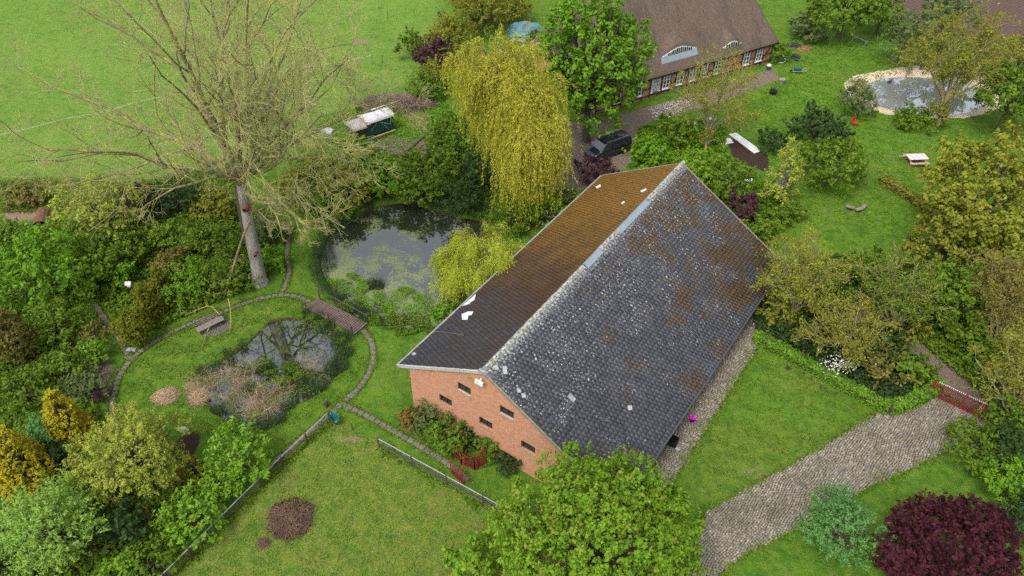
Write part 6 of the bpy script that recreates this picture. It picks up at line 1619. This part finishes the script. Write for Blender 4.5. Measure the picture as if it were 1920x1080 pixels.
# left woodland garden
for a in [
    ('shrub', 'large fresh mid green bush on the left edge', 'fresh', 78, 512, 92, 3.0), ('shrub', 'mid green bush below the yellowish tree at left', 'green', 175, 500, 62, 2.0),
    ('shrub', 'dark green bush near the dark purple one at left', 'green', 235, 465, 50, 1.8), ('purple_shrub', 'dark purple twiggy bush beneath the spreading bare limbs', 'plum', 258, 378, 38, 1.6),
    ('shrub', 'green thicket bush under the left bare limbs', 'green', 330, 440, 55, 1.8), ('shrub', 'green thicket bush left of the great trunk', 'green', 400, 452, 48, 1.6),
    ('shrub', 'fresh green bush behind the broken limb', 'fresh', 352, 525, 50, 1.5), ('shrub', 'green bush behind the garden bench', 'green', 408, 530, 44, 1.4),
    ('shrub', 'sage bush at the foot of the great trunk', 'green', 450, 515, 32, 1.1), ('shrub', 'fresh green bush right of the great trunk foot', 'fresh', 512, 487, 24, .9),
    ('evergreen_shrub', 'dark blue green evergreen right of the great trunk', 'dark', 512, 440, 28, 1.3), ('shrub', 'brown green bush between conifer and bench', 'brown', 318, 505, 40, 1.3),
    ('shrub', 'dark green bush under left lower limb', 'dark', 330, 375, 48, 1.4), ('shrub', 'green bush below the fork of the bare tree', 'olive', 400, 385, 46, 1.5),
    ('shrub', 'olive twiggy bush right of the bare tree fork', 'olive', 560, 350, 44, 1.3), ('shrub', 'green bush near the left bank of the big pond', 'green', 600, 385, 36, 1.1),
    ('shrub', 'small green bush beside the brick path end', 'green', 590, 320, 40, 1.3),
    ('shrub', 'brown green small shrub left of the round conifer', 'brown', 176, 625, 24, .8), ('shrub', 'small fresh green shrub inside the bed at left', 'fresh', 176, 668, 30, .9),
    ('shrub', 'green bush on the left edge above the golden conifers', 'green', 40, 735, 52, 1.3), ('shrub', 'fresh low bush in the left bed', 'green', 125, 690, 44, 1.0),
    ('shrub', 'bluish green bush between the two golden conifers', 'blue', 82, 815, 32, 1.4), ('shrub', 'dark bush at the foot of the taller golden conifer', 'dark', 108, 858, 34, 1.0),
    ('evergreen_shrub', 'round blackish green rhododendron below the yellow green tree', 'dark', 232, 985, 48, 1.3), ('shrub', 'dark green bush at the bottom left corner', 'dark', 15, 1050, 42, 1.3),
    ('shrub', 'fresh green bush spilling along the pipe fence', 'spring', 360, 972, 54, 1.3), ('shrub', 'bright green bush leaning over the pipe fence near the pond', 'spring', 450, 850, 62, 1.9),
    ('shrub', 'fresh green bush under the bright one by the fence', 'spring', 412, 910, 44, 1.3), ('shrub', 'low green bush at the bottom edge beside the pipe fence', 'green', 285, 1055, 46, 1.0),
    ('shrub', 'green bush at bottom edge left of the pipe fence', 'spring', 225, 1075, 40, 1.0), ('shrub', 'small red brown shrub by the small cone conifer', 'rust', 335, 903, 13, .6),
    ('shrub', 'orange leaved low shrub beside the blackish rhododendron', 'rust', 283, 972, 15, .45), ('shrub', 'green shrub between the blue green tree and the yellow green tree', 'green', 165, 925, 34, 1.2),
    ('shrub', 'dark red leaved shrub by the yellow green tree top', 'plum', 190, 742, 14, .5), ('shrub', 'low pale shrub between the golden conifer and the path', 'sage', 165, 720, 40, .8),
    ('shrub', 'brown dead bush at far left by the dry grass', 'brown', 50, 362, 40, .9), ('shrub', 'green bush behind the far left dry grass', 'green', 20, 440, 40, 1.1),
    ('shrub', 'mid green bush at left edge below the large one', 'green', 110, 600, 46, 1.7),
    ('shrub', 'fresh bush on the left behind the bird house', 'fresh', 215, 520, 36, 1.3),
    ]: veg(a[0], a[1], S_, a[2], *a[3:], lobes=13)
veg('broad_tree', 'airy yellow green tree at left below the bare tree limbs', T_, 'lime', 180, 395, 78, 3.4, 4.2, lobes=20, lobe_r=.3, leaf=.13, dens=.55, maxn=20000)
veg('small_tree', 'large rounded yellow green tree in the lower left garden', T_, 'lime', 242, 842, 106, 3.2, 3.3, lobes=44, lobe_r=.24, leaf=.085, dens=.85, maxn=44000, spike=2.4, aspect=.45)
veg('small_tree', 'mint green feathery maple in the bottom left corner', T_, 'mint', 92, 985, 98, 3.0, 2.9, lobes=40, lobe_r=.24, leaf=.10, maxn=42000, spike=3.8, aspect=.38)
for a in [
    ('conifer', 'upright golden conifer in the left garden', 'gold', 116, 776, 38, 2.9), ('conifer', 'golden conifer cut by the left edge', 'gold', 24, 852, 54, 3.1),
    ('conifer', 'brownish dark conifer on the left edge', 'brown', 12, 630, 44, 2.8), ('conifer', 'slim olive green conifer beside the bird house', 'thuja', 272, 565, 26, 2.3),
    ('conifer', 'second olive conifer behind the slim one', 'thuja', 300, 535, 26, 2.0), ('conifer', 'rounded golden green conifer where the slab paths meet', 'thuja', 248, 612, 38, 1.8),
    ('conifer', 'small dark olive cone conifer near the pipe fence', 'thuja', 360, 876, 24, 1.5),
    ]:
    cone = a[1].startswith(('slim', 'second', 'small', 'upright', 'golden'))
    veg(a[0], a[1], 'conifer', *a[2:], shape='cone' if cone else 'round', lobes=64, lobe_r=.34 if cone else .26, leaf=.065, dens=1.25, maxn=30000, spike=.9)

# ------------------------------------------------------------------ half leafed bare trees
def airy(name, label, base, crown, top, R, seed, leafk, nleaf, nl=9, twigm='twig_gold', limbm='limb', leaf=.09, levels=None, tr=.16, minr=.012, lean=None):
    rg = np.random.default_rng(seed); b = np.array([base[0], base[1], 0]); c = np.array(crown, float)
    root = thing(name, label, 'tree', b)
    fork = b * .75 + c * .25; fork[2] = top * .22
    P0 = [resample(np.array([b + [0, 0, -.2], b * .5 + fork * .5 + rg.normal(size=3) * .1, fork]), 8)]; R0 = [np.linspace(tr * 1.2, tr * .8, 8)]
    for i in range(nl):
        a = i * 2.4 + rg.random(); f = math.sqrt((i + .5) / nl)
        e = c + [math.cos(a) * R * f, math.sin(a) * R * f, 0]; e[2] = top * (1.0 - .5 * f ** 2)
        m1 = fork + (e - fork) * .45 + [0, 0, top * .08] + rg.normal(size=3) * .25
        P0.append(resample(np.array([fork, (fork + m1) / 2 + rg.normal(size=3) * .15, m1, e]), 8)); R0.append(np.linspace(tr * .62, .03, 8))
    bare_tree(root, b, P0, R0, rg, levels or [dict(nch=7, k=5, lenr=.5, ang=.8, radr=.5, up=.12, wig=.22, tr=(.25, 1)), dict(nch=5, k=4, lenr=.6, ang=.75, radr=.55, up=.08, wig=.25), dict(nch=3, k=3, lenr=.75, ang=.7, radr=.6, up=.03, wig=.3)],
              limbm, twigm, minr, leafk, leaf, nleaf, .16)
    return root
def airy_px(name, label, bpx, cpx, zc, top, rpx, *a, **k):
    c = G(*cpx, zc); return airy(name, label, G(*bpx), c, top, rpx * dist(c) / CAM_F, *a, **k)
airy_px('bare_tree', 'lichen yellow bare tree beside the rear right corner of the barn', (1480, 620), (1500, 520), 4.2, 7.5, 88, 51, 'budding', 6000, 12, minr=.016)
airy_px('bare_tree', 'lichen yellow bare tree over the dirt track', (1665, 650), (1680, 545), 4.2, 7.2, 88, 52, 'green', 6000, 12, minr=.016)
airy_px('bare_tree', 'low bare tree with golden twigs above the dark thicket', (1600, 700), (1590, 620), 2.6, 4.6, 80, 53, 'olive', 3500, 10, tr=.12, minr=.016)
airy_px('bare_tree', 'airy half leafed tree in front of the thatched farmhouse', (1322, 285), (1348, 172), 5.5, 9.0, 80, 54, 'olive', 4500, 11, tr=.17, minr=.016)
airy_px('bare_tree', 'leaning half leafed tree over the far pond', (1752, 243), (1800, 110), 6.5, 11.0, 92, 55, 'olive', 8000, 12, tr=.26, minr=.016, leaf=.13)
airy_px('bare_tree', 'thin bare tree in the field left of the wagon', (668, 215), (655, 150), 3.0, 6.0, 34, 56, 'olive', 500, 6, tr=.08, twigm='twig')
airy_px('bare_tree', 'bare brown tree in the wood at the right edge', (1850, 700), (1860, 560), 4.8, 8.5, 70, 57, 'brown', 5000, 9, tr=.16)
airy_px('bare_tree', 'golden twigged tree overhanging the dirt track near the right edge', (1900, 830), (1895, 700), 4.2, 7.0, 75, 58, 'olive', 4000, 9, tr=.14)
airy_px('bare_tree', 'thin grey bare tree behind the willow at the top', (890, 60), (880, 0), 4.0, 8.0, 60, 59, 'olive', 5000, 8, tr=.12)
# bare leaning trunks by the pond and wagon
q0 = G(745, 300, .1); q1 = G(835, 228, 1.4); V, F = tubes(resample(np.array([q0, (q0 + q1) / 2 + [0, 0, .25], q1]), 7)[None], np.array([[.17, .16, .15, .13, .12, .10, .07]]), 7)
tag(link('fallen_log', mesh_np('fallen_log', V - q0, F, 'bark_dark'), None, tuple(q0)), 'dark slanting fallen trunk between the wagon and the willow', 'log')
airy_px('bare_tree', 'leafless shrub on the beach edge of the far pond', (1605, 212), (1606, 172), 1.4, 3.2, 16, 60, 'sage', 900, 6, tr=.05, twigm='twig')
airy_px('sapling', 'leaning thin sapling on the far pond beach', (1700, 140), (1712, 95), 2.4, 5.0, 24, 61, 'sage', 1200, 5, tr=.06)

# ------------------------------------------------------------------ ground cover, reeds and pond plants
def scatter(name, label, polys, kind, n, h, leaf, seed, cat='ground cover', clump=.8, aspect=.62):
    rg = np.random.default_rng(seed); C = []
    for P, w in zip(polys, [1 / len(polys)] * len(polys)):
        lo, hi = P.min(0), P.max(0); m_ = int(n * w * 2.2); p_ = lo + rg.random((m_, 2)) * (hi - lo)
        ok = inside(p_[:, 0], p_[:, 1], P) & (fbm(p_[:, 0], p_[:, 1], 2.2, seed) > -clump); p_ = p_[ok][:int(n * w)]
        hh = h * np.clip(.55 + .5 * fbm(p_[:, 0], p_[:, 1], 1.4, seed + 1), .05, 1.4)
        C.append(np.column_stack([p_, np.maximum(0, hz(p_[:, 0], p_[:, 1])) + .02 + hh * rg.random(len(p_)) ** .6]))
    C = np.vstack(C); c = C.mean(0); c[2] = 0
    V, F, tt = leaves(C, unit(rg.normal(size=C.shape) * .6 + [0, 0, 1]), leaf, rg.random(len(C)), rg, aspect)
    o = link(name, mesh_np(name, V - c, F, 'leaf_' + kind, tt, np.zeros(len(tt))), None, tuple(c)); return tag(o, label, cat, kind='stuff')
left_wood = poly([(-40, 470), (90, 430), (250, 380), (420, 370), (520, 400), (520, 500), (480, 540), (400, 572), (300, 618), (250, 640), (200, 580), (150, 560), (140, 640), (120, 700), (60, 760), (-60, 780)])
scatter('undergrowth', 'dense leafy undergrowth below the bare tree in the left garden', [left_wood], 'green', 32000, .9, .16, 71)
scatter('undergrowth', 'leafy undergrowth along the lower left garden', [poly([(-60, 780), (150, 700), (190, 780), (140, 900), (300, 900), (380, 880), (430, 900), (300, 1085), (180, 1200), (-120, 1200)])], 'green', 17000, .7, .14, 72)
scatter('undergrowth', 'dark leafy undergrowth in the thicket beside the hedge', [poly([(1420, 635), (1400, 560), (1440, 500), (1600, 480), (1700, 500), (1760, 560), (1640, 560), (1590, 590), (1700, 660), (1760, 715), (1665, 762)])], 'dark', 17000, .9, .14, 73)
scatter('undergrowth', 'green undergrowth in the wood right of the dirt track', [poly([(1640, 545), (1700, 500), (1780, 450), (1960, 480), (2000, 780), (1880, 790), (1830, 735), (1740, 660)])], 'green', 17000, 1.0, .16, 74)
scatter('undergrowth', 'green growth on the far bank of the big pond', [poly([(560, 400), (580, 330), (700, 290), (900, 300), (1040, 370), (980, 440), (930, 420), (820, 388), (720, 372), (640, 405)])], 'green', 17000, .7, .15, 75)
scatter('undergrowth', 'leafy growth in the garden beds behind the barn', [poly([(1180, 300), (1200, 240), (1300, 225), (1360, 240), (1360, 290), (1400, 320), (1460, 360), (1470, 440), (1400, 420), (1330, 350), (1270, 320)])], 'fresh', 16000, .6, .15, 76)
scatter('undergrowth', 'leafy growth in the flower bed along the brick gable', [poly([(765, 770), (800, 768), (880, 830), (930, 870), (900, 880), (840, 862), (775, 808)])], 'green', 6000, .35, .09, 77)
scatter('weeds', 'pale clover and daisy specks in the mossy pasture', [pasture], 'weed', 9000, .05, .05, 78, 'weeds', clump=.15)
scatter('white_flowers', 'drift of white flowers along the farmhouse path', [poly([(1215, 205), (1290, 180), (1300, 195), (1250, 225), (1228, 228)])], 'white', 900, .35, .055, 80, 'flowers')
scatter('tall_grass', 'tall grassy margin between the bright field and the wood', [poly([(-100, 345), (90, 335), (250, 350), (420, 300), (480, 300), (430, 360), (250, 385), (90, 400), (-100, 400)])], 'green', 15000, .5, .16, 81, 'grass', aspect=.25)
scatter('tall_grass', 'grass fringe around the yard and wagon', [poly([(600, 215), (700, 195), (830, 160), (850, 230), (760, 290), (640, 300), (580, 280)])], 'fresh', 7000, .3, .14, 82, 'grass', aspect=.3)

def blades(name, label, pts, kind, n, h, w, seed, lean=.25, spread=None, cat='reeds', z0=None, flat=0.0):
    """pts: list of (px,py,radius m) clump centres"""
    rg = np.random.default_rng(seed); C = []
    wts = np.array([r_ * r_ for _, _, r_ in pts]); wts = wts / wts.sum()
    for (x, y, r_), w_ in zip(pts, wts):
        k = max(6, int(n * w_)); c = G(x, y, -.2); a = rg.random(k) * 6.283; d = np.sqrt(rg.random(k)) * r_
        C.append(np.column_stack([c[0] + np.cos(a) * d, c[1] + np.sin(a) * d * .8, np.zeros(k)]))
    C = np.vstack(C); k = len(C); C[:, 2] = np.maximum(hz(C[:, 0], C[:, 1]), -.32) if z0 is None else z0
    D = rg.normal(size=(k, 3)) * lean; D[:, 2] = 1 - flat * rg.random(k); D = unit(D); H_ = h * (.5 + .7 * rg.random(k))
    bend = rg.normal(size=(k, 3)) * lean; bend[:, 2] = -.25 - flat * .5
    M = C + D * (H_ * .55)[:, None]; E_ = M + unit(D + bend) * (H_ * .5)[:, None]; E_[:, 2] = np.maximum(E_[:, 2], C[:, 2] + .05)
    S = unit(np.cross(D, rg.normal(size=(k, 3)))) * (w * (.6 + .8 * rg.random(k)))[:, None]
    V = np.stack([C - S, C + S, M + S * .8, M - S * .8, E_ + S * .15, E_ - S * .15], 1).reshape(-1, 3); b = np.arange(k)[:, None] * 6
    F = np.vstack([b + [0, 1, 2, 3], b + [3, 2, 4, 5]]); c = C.mean(0); c[2] = 0
    o = link(name, mesh_np(name, V - c, F, 'leaf_' + kind, np.repeat(rg.random(k), 6), np.zeros(k * 6)), None, tuple(c)); return tag(o, label, cat, kind='stuff')
blades('reeds', 'green reed bed standing in the small pond by the footbridge', [(640, 640, .9), (632, 690, 1.0), (615, 615, .7), (600, 600, .5), (645, 665, .8), (575, 592, .4), (430, 670, .5), (455, 652, .4), (405, 690, .5), (600, 730, .6)], 'reed', 2600, .9, .013, 91)
blades('reeds', 'green reeds at the near end of the small pond', [(488, 800, .8), (520, 790, .7), (440, 790, .6), (410, 770, .6), (540, 765, .6), (380, 700, .5), (500, 690, .8), (545, 690, .7), (575, 720, .7), (470, 730, .6)], 'reed', 2600, .8, .013, 92)
blades('dry_reeds', 'dry straw coloured reeds standing in the small pond', [(430, 700, .8), (455, 720, 1.0), (490, 740, 1.0), (440, 745, .9), (510, 760, .9), (570, 680, .7), (590, 690, .6), (470, 690, .6), (530, 735, .7), (480, 775, .8)], 'straw', 1300, 1.4, .008, 93, .42, flat=.7)
blades('dry_reeds', 'flattened straw reed fans at the left of the small pond', [(390, 708, .6), (395, 720, .5), (372, 750, .5), (478, 765, .7), (500, 772, .6)], 'straw', 700, 1.3, .008, 94, .7, flat=.85)
blades('reeds', 'green reed tufts along the left bank of the big pond', [(596, 505, .9), (600, 520, .8), (606, 535, .8), (615, 548, .8), (628, 560, .7), (645, 572, .8), (660, 578, .7), (598, 485, .8), (600, 468, .7)], 'reed', 1900, .75, .009, 95)
blades('reeds', 'green reed clump standing in the big pond', [(705, 535, .75), (668, 580, .8), (690, 592, .8), (640, 560, .5)], 'reed', 1600, .8, .014, 96)
blades('reeds', 'green reed tufts standing in the left shallows of the big pond', [(612, 480, .9), (608, 460, .9), (614, 445, .8), (624, 430, .8), (635, 418, .8), (648, 408, .8), (620, 500, .6)], 'reed', 1700, .8, .009, 99)
blades('reeds', 'dark reed fringe on the far bank of the big pond', [(860, 395, 1.0), (900, 402, 1.0), (820, 388, .9), (780, 380, .8), (690, 388, .7), (650, 405, .7)], 'reed', 2000, .9, .015, 97)
blades('reeds', 'grey green sedge on the near bank of the big pond', [(700, 600, .8), (730, 605, .9), (760, 600, .8), (790, 612, .8), (720, 580, .6), (680, 610, .5)], 'reed', 1800, .55, .013, 98, .5)
def tufts(name, label, spots, kind, h, leaf, seed, cat='water plants', per=420):
    polys = []
    r_ = np.random.default_rng(seed)
    for x, y, rad in spots:
        c = G(x, y, 0)[:2]; a = np.linspace(0, 6.283, 15)[:-1]; rr_ = rad * (1 + .35 * np.sin(a * 2 + r_.random() * 6) + .2 * np.sin(a * 5 + r_.random() * 6))
        polys.append(np.stack([c[0] + np.cos(a) * rr_, c[1] + np.sin(a) * rr_ * .8], 1))
    scatter(name, label, polys, kind, per * len(spots), h, leaf, seed, cat, .5, .4)
tufts('pond_plants', 'bright green floating plants in the near part of the big pond', [(655, 545, .9), (680, 535, .7), (640, 530, .5), (742, 560, 1.1), (765, 545, .6), (790, 560, .8), (730, 585, .9), (625, 530, .5), (680, 565, .9), (650, 575, .7), (710, 560, .7), (665, 520, .6), (775, 580, .9)], 'spring', .3, .09, 83)
tufts('pond_plants', 'green plants along the near bank of the big pond', [(700, 600, .8), (740, 605, 1.0), (780, 600, 1.0), (820, 590, .9), (850, 580, .8), (760, 625, .7), (800, 618, .8), (870, 560, .8)], 'green', .5, .10, 84)
tufts('pond_plants', 'green plants in the middle of the small pond', [(492, 684, .6), (545, 690, .6), (560, 705, .5), (530, 715, .6), (505, 700, .3), (575, 597, .6), (615, 606, .5), (640, 640, .4)], 'green', .35, .08, 85)

def fringe(label, lines, n, seed, kind='green', w=.13, leaf=.11):
    rg = np.random.default_rng(seed); C = []
    Ls = [np.linalg.norm(np.diff(P, axis=0), axis=1).sum() for P, _ in lines]; tot = sum(Ls)
    for (P, off), L_ in zip(lines, Ls):
        k = int(n * L_ / tot); d = np.concatenate([[0], np.cumsum(np.linalg.norm(np.diff(P, axis=0), axis=1))]); s_ = rg.random(k) * d[-1]
        x = np.interp(s_, d, P[:, 0]); y = np.interp(s_, d, P[:, 1]); T = unit(np.gradient(P, axis=0)); tx = np.interp(s_, d, T[:, 0]); ty = np.interp(s_, d, T[:, 1])
        o = (off if off is not None else 0) * np.where(rg.random(k) > .5, 1, -1) + rg.normal(size=k) * w * (1 + .8 * np.sin(s_ * 1.7) + .5 * np.sin(s_ * 4.1))
        C.append(np.column_stack([x - ty * o, y + tx * o, np.maximum(0, hz(x, y)) + .02 + .06 * rg.random(k)]))
    C = np.vstack(C); c = C.mean(0); c[2] = 0
    V, F, tt = leaves(C, unit(rg.normal(size=C.shape) * .5 + [0, 0, 1]), leaf, rg.random(len(C)), rg, .35)
    tag(link('grass_fringe', mesh_np('grass_fringe', V - c, F, 'leaf_' + kind, tt, np.zeros(len(tt))), None, tuple(c)), label, 'grass', kind='stuff')
close = lambda P: resample2(np.vstack([P, P[:1]]))
def resample2(P):
    d = np.concatenate([[0], np.cumsum(np.linalg.norm(np.diff(P, axis=0), axis=1))]); t = np.arange(0, d[-1], .3)
    return np.stack([np.interp(t, d, P[:, i]) for i in range(2)], 1)
fringe('grass creeping over the edges of the cobbled drive and strip', [(close(DRIVE), None), (close(STRIP), None)], 12000, 101, w=.16)
fringe('grass growing over the edges of the slab paths', [(P, .25) for P in PATHW], 11000, 102, w=.07, leaf=.09)
fringe('grass in long tufts along the foot of the pipe fences', [(resample2(PA), None), (resample2(PB), None)], 3500, 103, w=.16, leaf=.16)
lawn = poly([(440, 560), (560, 560), (660, 625), (690, 680), (650, 740), (520, 840), (400, 830), (230, 740), (240, 690), (330, 625)])
scatter('lawn_tufts', 'coarse grass tufts in the lawn around the small pond', [lawn], 'green', 7000, .07, .10, 104, 'grass', .1, .3)
scatter('lawn_tufts', 'coarse grass tufts in the pasture inside the pipe fences', [pasture], 'fresh', 9000, .07, .09, 105, 'grass', .05, .3)
scatter('lawn_tufts', 'coarse grass tufts in the garden lawn on the right', [poly([(1400, 200), (1560, 60), (1680, 130), (1580, 220), (1720, 260), (1760, 430), (1520, 420), (1500, 360)])], 'fresh', 7000, .10, .14, 106, 'grass', .1, .3)
scatter('lawn_tufts', 'darker grass tufts scattered over the lawn beside the barn', [poly([(1265, 850), (1410, 640), (1640, 775), (1330, 930)])], 'green', 6000, .06, .09, 107, 'grass', .05, .3)
